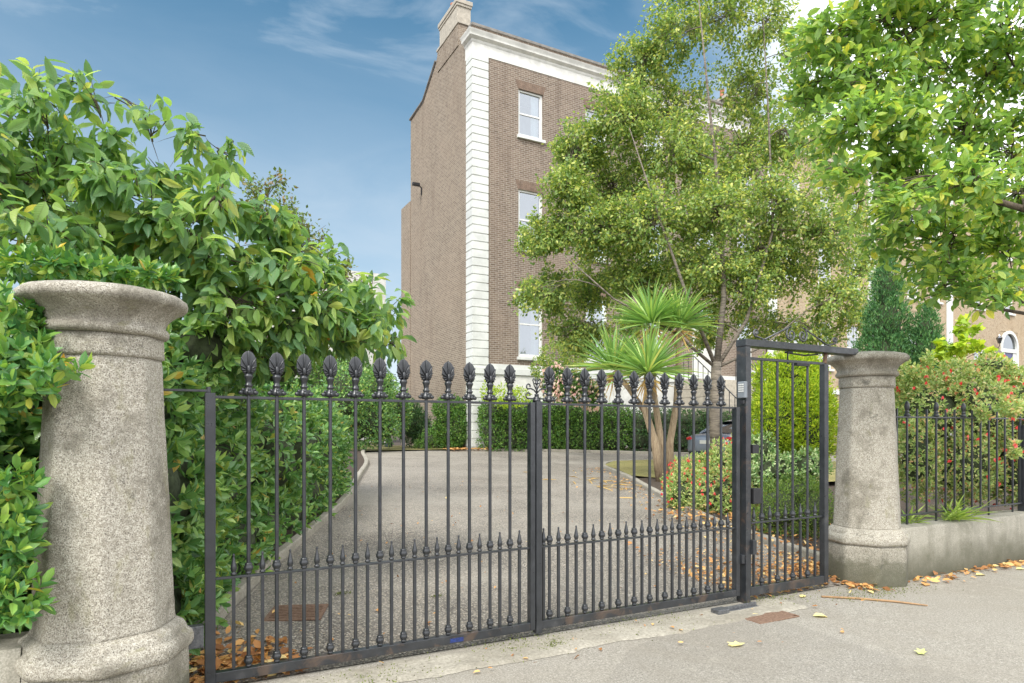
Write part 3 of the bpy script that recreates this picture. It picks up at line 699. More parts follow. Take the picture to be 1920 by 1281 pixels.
def drain():
    z = T(.68, 1.2)+.006; r = empty('drain_grate', (.70, 1.22, z), 'rusty iron drain grating in the driveway behind the gate', 'drain grate')
    MB().box((-.22, -.19, 0), (.22, -.16, .012)).box((-.22, .16, 0), (.22, .19, .012)).box((-.22, -.16, 0), (-.19, .16, .012)).box((.19, -.16, 0), (.22, .16, .012)).build('frame', M['rust'], r, False, .002)
    m = MB()
    for i in range(8): m.box((-.19, -.15+i*.04, 0), (.19, -.128+i*.04, .010))
    m.build('grating', M['rust'], r); MB().box((-.19, -.16, -.002), (.19, .16, -.001)).build('pit_shade', M['black'], r)  # thin black sheet paints the shade below the bars, no real hollow
    r.rotation_euler = (R(2.7), 0, R(-22))
drain()

# ------------------------------------------------------------------ boundary walls and railings
def low_wall(u0, u1, label, n0=-.16, n1=.18, top=.46):
    m = MB(); U = np.linspace(u0, u1, 60); vs = []
    for u in U:
        b = T(u, -.2)-.1
        for n, z in ((n0-.01, b), (n0, top-.03), (n0+.02, top), (n1-.02, top), (n1, top-.03), (n1, b)):
            q = mnoise.noise((u*2.5, n*5, z*3))*.012; vs.append((u, n+q, z+q*.7-.006*(u-u0)*0))
    k = 6; m.add(vs, [(i*k+j, (i+1)*k+j, (i+1)*k+j+1, i*k+j+1) for i in range(59) for j in range(5)]+[tuple(range(6)), tuple(59*6+j for j in range(6))[::-1]])
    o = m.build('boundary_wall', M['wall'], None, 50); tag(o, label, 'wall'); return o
low_wall(6.62, 24, 'low rendered boundary wall running on past the right pillar')
low_wall(-7, -.85, 'low stained boundary wall beside the big pillar, under the shrub', -.36, 0, .44)
proto('rail_bar', MB().box((-.0085, -.0085, .0), (.0085, .0085, 1.17)), False)
proto('rail_finial', MB().lathe([(.011, 0), (.03, .004), (.034, .018), (.022, .03), (.018, .04), (.024, .046), (.024, .054), (.016, .06), (.017, .072), (.024, .092), (.0255, .115), (.022, .14), (.013, .16), (.003, .172)], 12, mod=lambda t, z: 1+(.06*math.cos(6*t) if z > .06 else 0)))
def railing(u0, count, n, zb, label, ph=1, post=None):
    r = empty('railing', (u0, n, zb), label, 'railing'); ln = count*.184
    MB().box((-.1, -.013, .10), (ln, .013, .118)).build('bottom_rail', M['iron'], r, False, .002)
    MB().box((-.1, -.013, 1.17), (ln, .013, 1.186)).build('top_rail', M['iron'], r, False, .002)
    for i in range(count):
        b = pobj('rail_bar', 'bar', r, (i*.184, 0, .0 if i % 3 == ph else .1))
        if i % 3 == ph: pobj('rail_finial', 'finial', b, (0, 0, 1.184))
    if post: MB().box((post, -.04, -.05), (post+.08, .04, 1.1)).build('post', M['iron'], r, False, .004)
    return r
railing(6.735, 40, .02, .455, 'black iron railing on the low wall past the right pillar', 1, 2.6)
railing(-4.5, 20, -.18, .435, 'black iron railing half hidden in the shrub beside the big pillar', 2)

# ------------------------------------------------------------------ main house
def fac_uv(co, n): return (co.x, co.z) if abs(n.y) > abs(n.x) else (co.y, co.z)
def wall_with_holes(m, u0, u1, z0, z1, holes, y, depth=.14):
    us = sorted({u0, u1, *[h[0] for h in holes], *[h[1] for h in holes]}); zs = sorted({z0, z1, *[h[2] for h in holes], *[h[3] for h in holes]})
    for a, b in zip(us[:-1], us[1:]):
        for c, d in zip(zs[:-1], zs[1:]):
            cu, cz = (a+b)/2, (c+d)/2
            if any(h[0] < cu < h[1] and h[2] < cz < h[3] for h in holes): continue
            m.add([(a, y, c), (b, y, c), (b, y, d), (a, y, d)], [(0, 1, 2, 3)])
    for a, b, c, d in holes:
        e = y+depth
        m.add([(a, y, c), (a, e, c), (a, e, d), (a, y, d)], [(3, 2, 1, 0)]); m.add([(b, y, c), (b, e, c), (b, e, d), (b, y, d)], [(0, 1, 2, 3)])
        m.add([(a, y, d), (b, y, d), (b, e, d), (a, e, d)], [(3, 2, 1, 0)]); m.add([(a, y, c), (b, y, c), (b, e, c), (a, e, c)], [(0, 1, 2, 3)])
def window(root, a, b, c, d, y, curtain=True, bars=1, lintel=None):
    ye = y+.10; m = MB(); w = .07
    m.box((a, ye-.03, c), (a+w, ye+.05, d)); m.box((b-w, ye-.03, c), (b, ye+.05, d)); m.box((a+w, ye-.03, d-w), (b-w, ye+.05, d)); m.box((a+w, ye-.03, c), (b-w, ye+.05, c+w))
    fr = m.build('window', M['frame'], root, False, .004)
    zm = (c+d)/2; s = MB(); s.box((a+w, ye-.012, zm-.03), (b-w, ye+.035, zm+.03))
    for (x0, x1) in ((a+w, a+w+.04), (b-w-.04, b-w)): s.box((x0, ye+.0, c+w), (x1, ye+.03, zm-.03)); s.box((x0, ye-.01, zm+.03), (x1, ye+.02, d-w))
    s.box((a+w+.04, ye, c+w), (b-w-.04, ye+.03, c+w+.05))
    if bars > 1:
        for i in range(1, 3):
            x = a+(b-a)*i/3; s.box((x-.012, ye+.002, c+w), (x+.012, ye+.018, d-w))
        for zz in ((c+zm)/2, (zm+d)/2): s.box((a+w+.04, ye+.003, zz-.012), (b-w-.04, ye+.017, zz+.012))
    s.build('sash', M['frame'], fr, False, .003)
    MB().add([(a+w, ye+.022, c+w), (b-w, ye+.022, c+w), (b-w, ye+.022, d-w), (a+w, ye+.022, d-w)], [(0, 1, 2, 3)]).build('pane', M['glass'], fr)
    MB().add([(a-.6, ye+1.6, c-.3), (b+.6, ye+1.6, c-.3), (b+.6, ye+1.6, d+.3), (a-.6, ye+1.6, d+.3)], [(0, 1, 2, 3)]).build('room_wall', M['room'], fr)
    if curtain:
        cm = MB(); k = 26; vs = []
        for sgn, x0, x1 in ((1, b-w-.34*(b-a)*.9, b-w),):
            for i in range(k+1):
                x = x0+(x1-x0)*i/k; yy = ye+.16+.025*math.sin(i*1.5)
                vs += [(x, yy, c+w), (x, yy, d-w)]
            cm.add(vs, [(2*i, 2*i+2, 2*i+3, 2*i+1) for i in range(k)])
        cm.build('curtain', M['curtain'], fr, True)
    sl_ = MB().box((a-.07, y-.10, c-.12), (b+.07, y+.08, c-.002)).build('sill', M['white'], fr, False, .01)
    if lintel:
        lm = MB(); n = 15
        for i in range(n):
            t = (i+.5)/n*2-1; x = (a+b)/2+t*(b-a)/2*1.06; sl2 = t*.28; hw = (b-a)/2/n*.94
            lm.add([(x-hw, y-.006, d+.002), (x+hw, y-.006, d+.002), (x+hw+sl2*.34, y-.006, d+.34), (x-hw+sl2*.34, y-.006, d+.34), (x-hw, y+.02, d+.002), (x+hw, y+.02, d+.002), (x+hw+sl2*.34, y+.02, d+.34), (x-hw+sl2*.34, y+.02, d+.34)],
                   [(0, 1, 2, 3), (4, 7, 6, 5), (0, 4, 5, 1), (1, 5, 6, 2), (2, 6, 7, 3), (3, 7, 4, 0)])
        lm.build('flat_arch', lintel, fr)
    return fr
Y0 = 17.66; X0 = 9.72; XE = 25.2
def house():
    b = empty('brick_house', (X0, Y0, .75), 'tall brown brick house end with white corner stones and tan side wall', 'house'); o = np.array([X0, Y0, .75])
    class Sub(MB):
        def build(s, *a, **k):
            ob = MB.build(s, *a, **k); ob.location = -o if ob.parent == b else (0, 0, 0); return ob
    # windows
    cols = [(11.65, 12.75), (14.75, 15.85), (17.75, 18.85), (20.75, 21.85), (23.3, 24.3)]
    rows = [(4.28, 6.85), (8.45, 10.72), (12.78, 14.57)]
    holes = [(a, c, z0, z1) for a, c in cols for z0, z1 in rows if not (a > 20 and a < 22 and z0 < 5)] + [(20.5, 22.1, 3.75, 7.0)]
    m = Sub(); wall_with_holes(m, X0+.55, XE, 3.95, 15.4, holes, Y0); w = m.build('front_wall', M['brick'], b, uvf=fac_uv)
    # side wall (gable with chimney shoulder)
    prof = [(Y0, .3), (Y0, 16.1), (19.15, 17.0), (19.15, 17.3), (21.2, 17.3), (21.5, 16.85), (22.93, 15.95), (24.65, 15.85), (24.65, .3)]
    m = Sub(); m.add([(X0+.03, y, z) for y, z in [(Y0+.52, .3), (Y0+.52, 16.35), (19.0, 16.6), (19.0, 17.25), (21.2, 17.25), (21.5, 16.83), (22.93, 15.95), (24.65, 15.85), (24.65, .3)]], [tuple(range(9))[::-1]])
    m.build('side_wall', M['brick_side'], b, uvf=fac_uv)
    m = Sub(); m.add([(X0+.03, 24.65, .3), (X0+8, 24.65, .3), (X0+8, 24.65, 15.85), (X0+.03, 24.65, 15.85)], [(0, 1, 2, 3)][::-1]); m.build('rear_wall', M['brick_side'], b, uvf=fac_uv)
    m = Sub(); m.add([(9.0+.72, 24.65, 12.0), (9.0+.72, 26.2, 12.0)], []); m.box((X0+.0, 24.66, .3), (X0+5, 25.95, 12.1)); m.build('rear_return', M['brick_side'], b, uvf=fac_uv)
    Sub().lathe([(.11, 0), (.13, .03), (.1, .08), (.09, .4), (.12, .44), (.08, .45)], 10, (X0+.25, 24.95, 12.1)).build('return_chimney_pot', M['pot'], b, True)
    # quoins
    q = Sub(); z = .55; h = .305; i = 0
    q.box((X0-.0, Y0-.02, .45), (X0+.61, Y0+.50, 15.42))
    while z < 15.3:
        zz = min(z+h-.035, 15.4); q.box((X0-.03, Y0-.05, z), (X0+.64, Y0+.53, zz)); z += h
    q.build('quoins', M['white'], b, False, .006)
    # cornice + frieze
    c = Sub(); pr = [(.0, 15.40), (-.02, 15.40), (-.02, 15.82), (-.05, 15.86), (-.06, 15.92), (-.12, 15.96), (-.17, 16.0), (-.18, 16.1), (-.21, 16.14), (-.23, 16.2), (.1, 16.25), (.1, 15.4)]
    A = [(XE, Y0+p, z) for p, z in pr]; B = [(X0+p-.0, Y0+p, z) for p, z in pr]; Cc = [(X0+p, Y0+.62, z) for p, z in pr]
    n = len(pr); c.add(A+B+Cc, [(i+k*n, (i+1) % n+k*n, (i+1) % n+(k+1)*n, i+(k+1)*n) for k in (0, 1) for i in range(n)]+[tuple(range(n))[::-1], tuple(2*n+i for i in range(n))])
    c.build('cornice', M['white_old'], b, 35)
    Sub().box((X0+.04, Y0+.10, 16.25), (XE, Y0+.42, 16.50)).build('parapet', M['brick'], b, uvf=fac_uv)
    Sub().box((X0+.0, Y0+.05, 16.50), (XE, Y0+.48, 16.60)).build('coping', M['lead'], b, False, .01)
    # roof behind the parapet
    Sub().add([(X0+.05, Y0+.45, 16.3), (XE, Y0+.45, 16.3), (XE, 21.0, 17.0), (X0+.05, 21.0, 17.0), (XE, 22.93, 15.9), (X0+.05, 22.93, 15.9), (XE, 24.7, 15.8), (X0+.05, 24.7, 15.8)], [(0, 1, 2, 3), (3, 2, 4, 5), (5, 4, 6, 7)]).build('roof', M['slate'], b)
    Sub().tube([(X0+.0, 21.4, 16.98), (X0, 22.93, 16.0), (X0, 24.68, 15.88)], .05, 6).build('verge', M['lead'], b)
    # chimney stack on the gable
    ch = Sub().box((X0+.0, 19.0, 16.4), (X0+.72, 21.2, 17.25)).build('chimney', M['brick_side'], b, uvf=fac_uv)
    MB().box((X0-.03, 18.95, 17.25), (X0+.76, 21.25, 17.34)).box((X0+.0, 19.1, 17.34), (X0+.58, 20.95, 18.0)).build('stack', M['stone'], ch, False, .01)
    MB().box((X0-.03, 19.06, 18.0), (X0+.61, 20.98, 18.1)).box((X0-.06, 19.03, 18.1), (X0+.64, 21.01, 18.26)).build('chimney_cap', M['stone'], ch, False, .01)
    for y in (19.5, 20.2): MB().lathe([(.14, 0), (.11, .05), (.10, .45), (.13, .5), (.09, .5)], 10, (X0+.3, y, 18.26)).build('chimney_pot', M['pot'], ch, True)
    c2 = Sub().box((23.6, 18.6, 16.2), (25.4, 20.0, 17.5)).build('chimney', M['brick'], b, uvf=fac_uv)
    MB().box((23.5, 18.5, 17.5), (25.5, 20.1, 17.65)).build('chimney_cap', M['stone'], c2)
    for x in (23.9, 24.4, 24.9): MB().lathe([(.14, 0), (.11, .05), (.10, .5), (.13, .56), (.09, .56)], 10, (x, 19.2, 17.65)).build('chimney_pot', M['pot'], c2, True)
    # band and rendered basement
    Sub().box((X0+.64, Y0-.04, .4), (XE, Y0+.05, 3.55)).build('basement_wall', M['white_old'], b)
    Sub().box((X0-.06, Y0-.10, 3.56), (XE, Y0+.06, 3.80)).box((X0+.65, Y0-.06, 3.80), (XE, Y0+.04, 3.95)).build('string_course', M['white'], b, False, .01)
    for a, c_ in cols:
        for r, (z0, z1) in enumerate(rows):
            if 20 < a < 22 and z0 < 5: continue
            f = window(b, a, c_, z0, z1, Y0, r != 1, 1, M['brick_arch']); f.location = -o
    # front door
    d = Sub().box((20.5, Y0+.05, 3.75), (20.75, Y0+.2, 6.1)).box((21.85, Y0+.05, 3.75), (22.1, Y0+.2, 6.1)).box((20.5, Y0+.05, 6.1), (22.1, Y0+.2, 6.3)).build('door', M['white'], b, False, .01)
    MB().box((20.75, Y0+.12, 3.75), (21.85, Y0+.17, 6.1)).build('door_panel', M['white_old'], d)
    MB().box((20.5, Y0+.14, 6.3), (22.1, Y0+.16, 7.0)).build('fanlight', M['glass'], d)
M['brick_arch'] = simple('brown_brick_arch', (.19, .13, .093), .9, .3, 6)
house()

# yellow brick terrace further along the street
def terrace(u0, u1, label, cols, rows, door=None, top=15.2, group='yellow brick terrace houses'):
    b = empty('terrace_house', (u0, Y0, .7), label, 'house', group); o = np.array([u0, Y0, .7])
    def fin(ob): ob.location = -o; return ob
    holes = [(a, c, z0, z1) for a, c in cols for z0, z1 in rows if not (door and abs(a-door) < 1.4 and z0 < 6)]
    if door: holes.append((door-1.05, door+1.05, 3.6, 7.75))
    m = MB(); wall_with_holes(m, u0, u1, .3, top, holes, Y0+.02); fin(m.build('front_wall', M['brick_yellow'], b, uvf=fac_uv))
    m = MB().box((u0, Y0+.25, .3), (u1, Y0+7, top)).build('side_wall', M['brick_yellow'], b, uvf=fac_uv); fin(m)
    fin(MB().box((u0-.0, Y0-.12, top), (u1, Y0+.3, top+.35)).build('cornice', M['stone'], b, False, .02))
    fin(MB().box((u0, Y0-.05, 3.3), (u1, Y0+.0, 3.55)).build('string_course', M['white'], b))
    fin(MB().box((u0, Y0-.045, .5), (u0+.62, Y0+.01, 3.29)).box((u0, Y0-.05, 3.56), (u0+.62, Y0+.01, top-.01)).build('quoins', M['white'], b))
    fin(MB().add([(u0, Y0+.3, top+.1), (u1, Y0+.3, top+.1), (u1, Y0+4, top+1.9), (u0, Y0+4, top+1.9)], [(0, 1, 2, 3)]).build('roof', M['slate'], b))
    ch = fin(MB().box((u1-1.6, Y0+1.5, top), (u1-.1, Y0+3, top+2.6)).build('chimney', M['brick_yellow'], b, uvf=fac_uv))
    for k in range(3): MB().lathe([(.14, 0), (.1, .1), (.1, .5), (.12, .55), (.08, .55)], 8, (u1-1.3+k*.45, Y0+2.2, top+2.6)).build('chimney_pot', M['pot'], ch, True)
    for a, c, z0, z1 in holes:
        if door and abs((a+c)/2-door) < .2 and z0 < 4: continue
        fin(window(b, a, c, z0, z1, Y0+.02, False, 2))
    if door:
        x = door; d = MB(); zs = 6.75; K = 20
        # arched surround
        def arc(r, y): return [(x+r*math.cos(math.pi*i/K), y, zs+r*math.sin(math.pi*i/K)) for i in range(K+1)]
        for r0, r1, y0, y1 in ((.86, 1.06, Y0-.05, Y0+.15),):
            a0, a1, a2, a3 = arc(r0, y0), arc(r1, y0), arc(r0, y1), arc(r1, y1); n = K+1
            d.add(a0+a1+a2+a3, [(i, i+1, n+i+1, n+i) for i in range(K)]+[(2*n+i, i, i+1, 2*n+i+1)[::-1] for i in range(K)]+[(n+i, n+i+1, 3*n+i+1, 3*n+i) for i in range(K)])
        d.box((x-1.06, Y0-.05, 3.6), (x-.86, Y0+.15, zs)); d.box((x+.86, Y0-.05, 3.6), (x+1.06, Y0+.15, zs)); d.box((x-.86, Y0-.02, zs-.35), (x+.86, Y0+.14, zs-.1))
        d.box((x-.86, Y0+.02, 3.6), (x-.5, Y0+.1, zs-.35)); d.box((x+.5, Y0+.02, 3.6), (x+.86, Y0+.1, zs-.35))
        dr = fin(d.build('door', M['white'], b, False, .01))
        sp = MB(); A = arc(1.08, Y0+.05)
        sp.add([(x-1.05, Y0+.05, zs), (x+1.05, Y0+.05, zs), (x+1.05, Y0+.05, 7.75), (x-1.05, Y0+.05, 7.75)]+A, [(4+i, 4+i+1, 2 if i < K/2 else 3) for i in range(K)])
        fin(sp.build('arch_spandrel', M['brick_yellow'], b, uvf=fac_uv))
        MB().box((x-.5, Y0+.06, 3.6), (x+.5, Y0+.12, zs-.35)).build('door_panel', M['doorblue'], dr)
        MB().add([(x-.86, Y0+.08, zs-.1), (x+.86, Y0+.08, zs-.1)]+arc(.86, Y0+.08), [(0, 1)+tuple(range(2, 23))]).build('fanlight', M['carglass'], dr)
    return b
trow = [(4.6, 7.0), (8.93, 10.9), (12.4, 14.0)]
terrace(25.3, 33, 'yellow brick terrace house just past the brown house, glimpsed through birch leaves', [(26.6, 27.7), (29.0, 30.1), (31.3, 32.4)], trow)
terrace(33, 40.4, 'yellow brick terrace house behind the dark conifers, pale corner strip', [(34.3, 35.4), (36.6, 37.7), (38.8, 39.9)], trow)
terrace(40.4, 49.8, 'yellow brick house with a blue door under a white arched fanlight', [(43.4, 44.5), (46.95, 48.05)], trow, 47.5)
terrace(49.8, 60, 'yellow brick house furthest along the terrace, beyond the arched doorway', [(51.2, 52.3), (54, 55.1), (57, 58.1)], trow, 50.95+1.5)
# sign and lantern by that door
sg = empty('hanging_sign', (45.35, Y0-.32, 6.0), 'round grey sign hung under the wall lantern beside the blue door', 'sign')
MB().lathe([(.0, -.0), (.42, .0), (.42, .05), (.0, .05)], 24).build('board', M['lead'], sg).rotation_euler = (R(90), 0, R(-20))
mm = MB().tube([(-.25, -.08, .1), (-.1, -.08, .14), (.05, -.08, .08), (.2, -.08, .13)], .02, 5); mm.tube([(-.2, -.08, -.08), (0, -.08, -.04), (.22, -.08, -.1)], .02, 5).build('writing', M['plate'], sg).rotation_euler = (0, 0, R(-20))
ln_ = empty('wall_lantern', (45.6, Y0, 6.6), 'black iron wall lantern on a curled bracket above the round sign', 'lantern')
MB().tube([(0, 0, 0), (0, -.2, -.05), (0, -.34, .1), (0, -.32, .25)], .025, 6).tube([(0, -.3, -.02), (-.05, -.32, -.12)], .02, 5).build('bracket', M['iron'], ln_)
MB().lathe([(.08, .25), (.16, .55), (.19, .58), (.05, .72), (.02, .8)], 6, (0, -.32, 0)).build('lamp_glass', M['carglass'], ln_)
cc = empty('security_camera', (X0-.0, 23.14, 12.2), 'small black security camera high on the tan side wall', 'camera')
MB().tube([(0, 0, -.3), (0, 0, .02), (-.16, -.1, .08)], .03, 6).build('bracket', M['black'], cc)
MB().box((-.45, -.18, .02), (-.12, -.04, .16)).build('housing', M['black'], cc, False, .02)

# entrance steps with railing
st = empty('entrance_steps', (21.3, Y0, .7), 'pale stone steps with iron handrails up to the brown house door', 'steps')
m = MB()
for i in range(13): m.box((-1.4, -.9-.29*(13-i), -.3), (1.4, -.9-.29*(12-i)-.002, .23*(i+1)-.002*i))
m.box((-1.4, -.9, -.3), (1.4, -.1, 3.0)).build('treads', M['stone'], st, False, .008)
for sx in (-1.75, 1.402):
    wm = MB()
    for i in range(8): wm.box((sx, -.9-.29*12*(1-i/9.) if i < 8 else -.9, .36*i), (sx+.34, -.1, .36*i+.345))
    wm.build('cheek_wall', M['stone'], st, False, .008)
for sx in (-1.58, 1.57):
    r = MB()
    for i in range(12): y = -.3-.29*i; z = max(.3, 3.0-.23*max(0, i-2)); r.tube([(sx, y, z-.35), (sx, y, z+.95)], .018, 5)
    r.tube([(sx, -.3, 3.95), (sx, -.9, 3.95), (sx, -3.5, 1.85)], .025, 6).build('handrail', M['iron'], st)

# white house far behind the garden
wh = empty('white_house', (8.2, 33, .7), 'white rendered house far behind the garden, left of the brick gable', 'house')
MB().box((-4.5, 0, -.5), (2.9, 7, 9.9)).build('wall', M['white_old'], wh)
MB().add([(-4.4, .2, 9.91), (2.8, .2, 9.91), (2.8, 3.5, 10.2), (-4.4, 3.5, 10.2), (2.8, 6.9, 9.91), (-4.4, 6.9, 9.91)], [(0, 1, 2, 3), (3, 2, 4, 5)]).build('roof', M['slate'], wh)
for x in (-3, 0.2):
    for z in (1.5, 5.2):
        f = MB().box((x, -.04, z), (x+1.1, .05, z+1.8)).build('window', M['frame'], wh); MB().box((x+.1, -.06, z+.1), (x+1.0, -.045, z+1.7)).build('pane', M['carglass'], f)

# ------------------------------------------------------------------ car
def car():
    p = at(1322, 840, 19.6); r = empty('parked_car', (p[0]+.1, p[1], T(p[0], p[1])), 'silver blue saloon car parked beyond the fuchsia, red tail lights showing', 'car')
    # stations along x (0 = rear): (x, half width, zlow, zbelt, ztop)
    # lower body: lofted sections
    st_ = [(0, .74, .42, .66, .92), (.05, .84, .34, .68, .985), (.35, .89, .25, .70, 1.03), (1.0, .91, .22, .72, .99), (2.0, .91, .22, .72, .96), (3.2, .91, .22, .70, .93), (4.1, .88, .25, .64, .84), (4.5, .8, .3, .58, .72), (4.62, .66, .38, .52, .62)]
    m = MB(); vs = []
    for x, w, z0, zb, zt in st_:
        for s_ in (1, -1):
            seq = [(w*.86, z0), (w*.98, z0+.1), (w, zb), (w*.97, zt-.12), (w*.86, zt-.02), (w*.45, zt)]
            if s_ == -1: seq = seq[::-1]
            vs += [(x, s_*a, z) for a, z in seq]
    k = 12; m.add(vs, [(i*k+j, (i+1)*k+j, (i+1)*k+(j+1) % k, i*k+(j+1) % k) for i in range(len(st_)-1) for j in range(k)]+[tuple(range(k)), tuple((len(st_)-1)*k+j for j in range(k))[::-1]])
    body = m.build('body', M['car'], r, 45); sb = body.modifiers.new('sub', 'SUBSURF'); sb.levels = sb.render_levels = 1
    g = MB(); vs = []
    cab = [(.55, .70, 1.0, .66, 1.01), (1.25, .78, .96, .58, 1.36), (2.0, .80, .94, .58, 1.43), (2.7, .79, .92, .57, 1.38), (3.5, .74, .88, .66, .92)]
    for x, w0, z0, w1, z1 in cab: vs += [(x, w0, z0), (x, (w0+w1)/2, (z0+z1)/2+.05), (x, w1, z1-.02), (x, w1*.5, z1+.02), (x, -w1*.5, z1+.02), (x, -w1, z1-.02), (x, -(w0+w1)/2, (z0+z1)/2+.05), (x, -w0, z0)]
    k = 8; g.add(vs, [(i*k+j, i*k+j+1, (i+1)*k+j+1, (i+1)*k+j) for i in range(4) for j in range(7)]); g.build('glasshouse', M['carglass'], r, 40)
    rf = MB(); rows = [(1.22, .57, 1.37), (1.6, .59, 1.42), (2.0, .59, 1.445), (2.4, .58, 1.42), (2.72, .56, 1.385)]; vs = []
    for x, w, z in rows: vs += [(x, w, z-.015), (x, w*.5, z+.03), (x, -w*.5, z+.03), (x, -w, z-.015)]
    rf.add(vs, [(i*4+j, i*4+j+1, (i+1)*4+j+1, (i+1)*4+j) for i in range(4) for j in range(3)])
    for s_ in (1, -1):
        rf.tube([(.52, s_*.68, 1.01), (1.22, s_*.58, 1.37)], .035, 6); rf.tube([(2.72, s_*.57, 1.375), (3.55, s_*.72, .91)], .03, 6); rf.tube([(2.05, s_*.80, .95), (2.1, s_*.6, 1.42)], .03, 6)
    rf.build('roof', M['car'], r, True)
    for s_ in (1, -1):
        MB().ell((.10, s_*.66, .85), [(.09, 0, 0), (0, .22, 0), (.0, 0, .075)], 10, 8).build('tail_light', M['red'], r, True)
        for x in (.95, 3.75):
            w = MB().lathe([(.2, -.1), (.31, -.1), (.335, -.06), (.335, .06), (.31, .1), (.2, .1)], 20).build('wheel', M['tyre'], r, True); w.location = (x, s_*.82, .335); w.rotation_euler = (R(90), 0, 0)
            MB().lathe([(.02, .085), (.19, .08), (.21, .102), (.0, .11)], 14).build('rim', M['steel'], w, 40)
    MB().box((-.03, -.27, .70), (.02, .27, .81)).build('number_plate', M['plate'], r, False, .004)
    MB().box((-.02, -.7, .36), (.1, .7, .47)).build('bumper', M['black'], r, False, .03)
    r.rotation_euler = (0, 0, R(8))
car()

# green lamp post
lp = empty('lamp_post', (7.5, 20.8, T(7.5, 18)+.05), 'slim dark green lamp post on the grass before the house', 'lamp post')
MB().lathe([(.16, 0), (.16, .12), (.11, .2), (.11, .6), (.08, .7), (.06, .8), (.055, 1.9), (.08, 1.93), (.05, 1.97), (.05, 2.15)], 12).build('post', M['greenpaint'], lp, 40)
MB().lathe([(.06, 2.15), (.12, 2.2), (.15, 2.45), (.17, 2.47), (.06, 2.58), (.02, 2.66)], 8).build('lantern', M['carglass'], lp, 30)
MB().lathe([(.17, 2.472), (.10, 2.56), (.03, 2.6), (.015, 2.68)], 8).build('lantern_top', M['greenpaint'], lp, 30)

# ------------------------------------------------------------------ plants
def px_clumps(rows, Z, dz=0, seed=0):
    """rows: (x, y, rx, ry, leaves[, dZ]) in photograph pixels, stood at depth Z"""
    out = []
    for r in rows:
        z = Z+(r[5] if len(r) > 5 else rng.uniform(-dz, dz)); c = at(r[0], r[1], z)
        a, b = r[2]*z/1218, r[3]*z/1218; out.append((c, (a, max(a, .3), b), int(r[4])))
    return out

# laurel hedge along the drive
def laurel():
    path = smooth_path([(-.30, .62), (-.10, 1.2), (.42, 2.7), (1.72, 5.73), (2.45, 7.75)], 6); ells = []
    for p in path:
        t = p[1]/7.75; h = 2.30-.38*t; z0 = T(*p)
        for dx in (-.25, -1.0):
            for zz, rr in ((.32, .5), (1.05, .54), (h-.55, .5)):
                q = rng.normal(0, .05, 3); ells.append((np.array([p[0]+dx+.03-(.12 if zz > 1.2 else 0)-.02, p[1], z0+zz])+q, (rr, rr*1.05, rr*1.1)))
    for x, y, Z, rx, ry in ((370, 650, 5.0, 70, 60), (450, 690, 5.6, 60, 40), (420, 640, 5.6, 60, 50), (520, 690, 6.4, 60, 40)): ells.append((at(x, y, Z), (rx*Z/1218, rx*Z/1218, ry*Z/1218)))
    root = shrub('laurel_hedge', 'tall glossy laurel hedge lining the drive behind the left gate leaf', 'hedge', ells, 42000, 'laurel', ('mid', .08, .125, .46), k=6, upb=.15)
laurel()
# viburnum shrub spilling round the big pillar
def viburnum():
    E_ = [((-1.55, .12, 1.55), (.55, .38, .55)), ((-2.3, .05, 1.5), (.6, .5, .6)), ((-1.35, .75, 1.75), (.6, .5, .52)), ((-2.2, .9, 1.6), (.8, .6, .66)), ((-.72, .72, 1.95), (.5, .42, .33)),
          ((-1.30, -.20, .45), (.24, .22, .5)), ((-1.9, -.1, .6), (.5, .3, .5)), ((-3.2, .2, 1.4), (.8, .6, .8)), ((-1.16, -.30, 1.62), (.22, .16, .28)), ((-1.05, -.38, 1.80), (.16, .12, .14)), ((-.98, -.44, 1.72), (.15, .10, .12))]
    E_ = [(np.array(c), r) for c, r in E_]
    def e(x, y, Z, rx, ry): return (at(x, y, Z), (rx*Z/1218, rx*Z/1218*.8, ry*Z/1218))
    E_ += [e(20, 600, 3.15, 70, 60), e(30, 680, 3.05, 75, 55), e(-30, 700, 3.1, 90, 90), e(115, 690, 2.92, 42, 16), e(60, 730, 3.0, 50, 26), e(20, 930, 2.95, 40, 60), e(15, 1020, 2.95, 42, 70), e(30, 1120, 2.9, 42, 50), e(-40, 1000, 3.0, 60, 160), e(120, 505, 3.9, 120, 24), e(250, 515, 4.1, 80, 18)]
    shrub('viburnum_shrub', 'bright green shrub with leaf rosettes wrapped round the left of the big pillar', 'shrub', E_, 24000, 'viburnum', ('mid', .055, .092, .46), k=8, upb=.35)
viburnum()
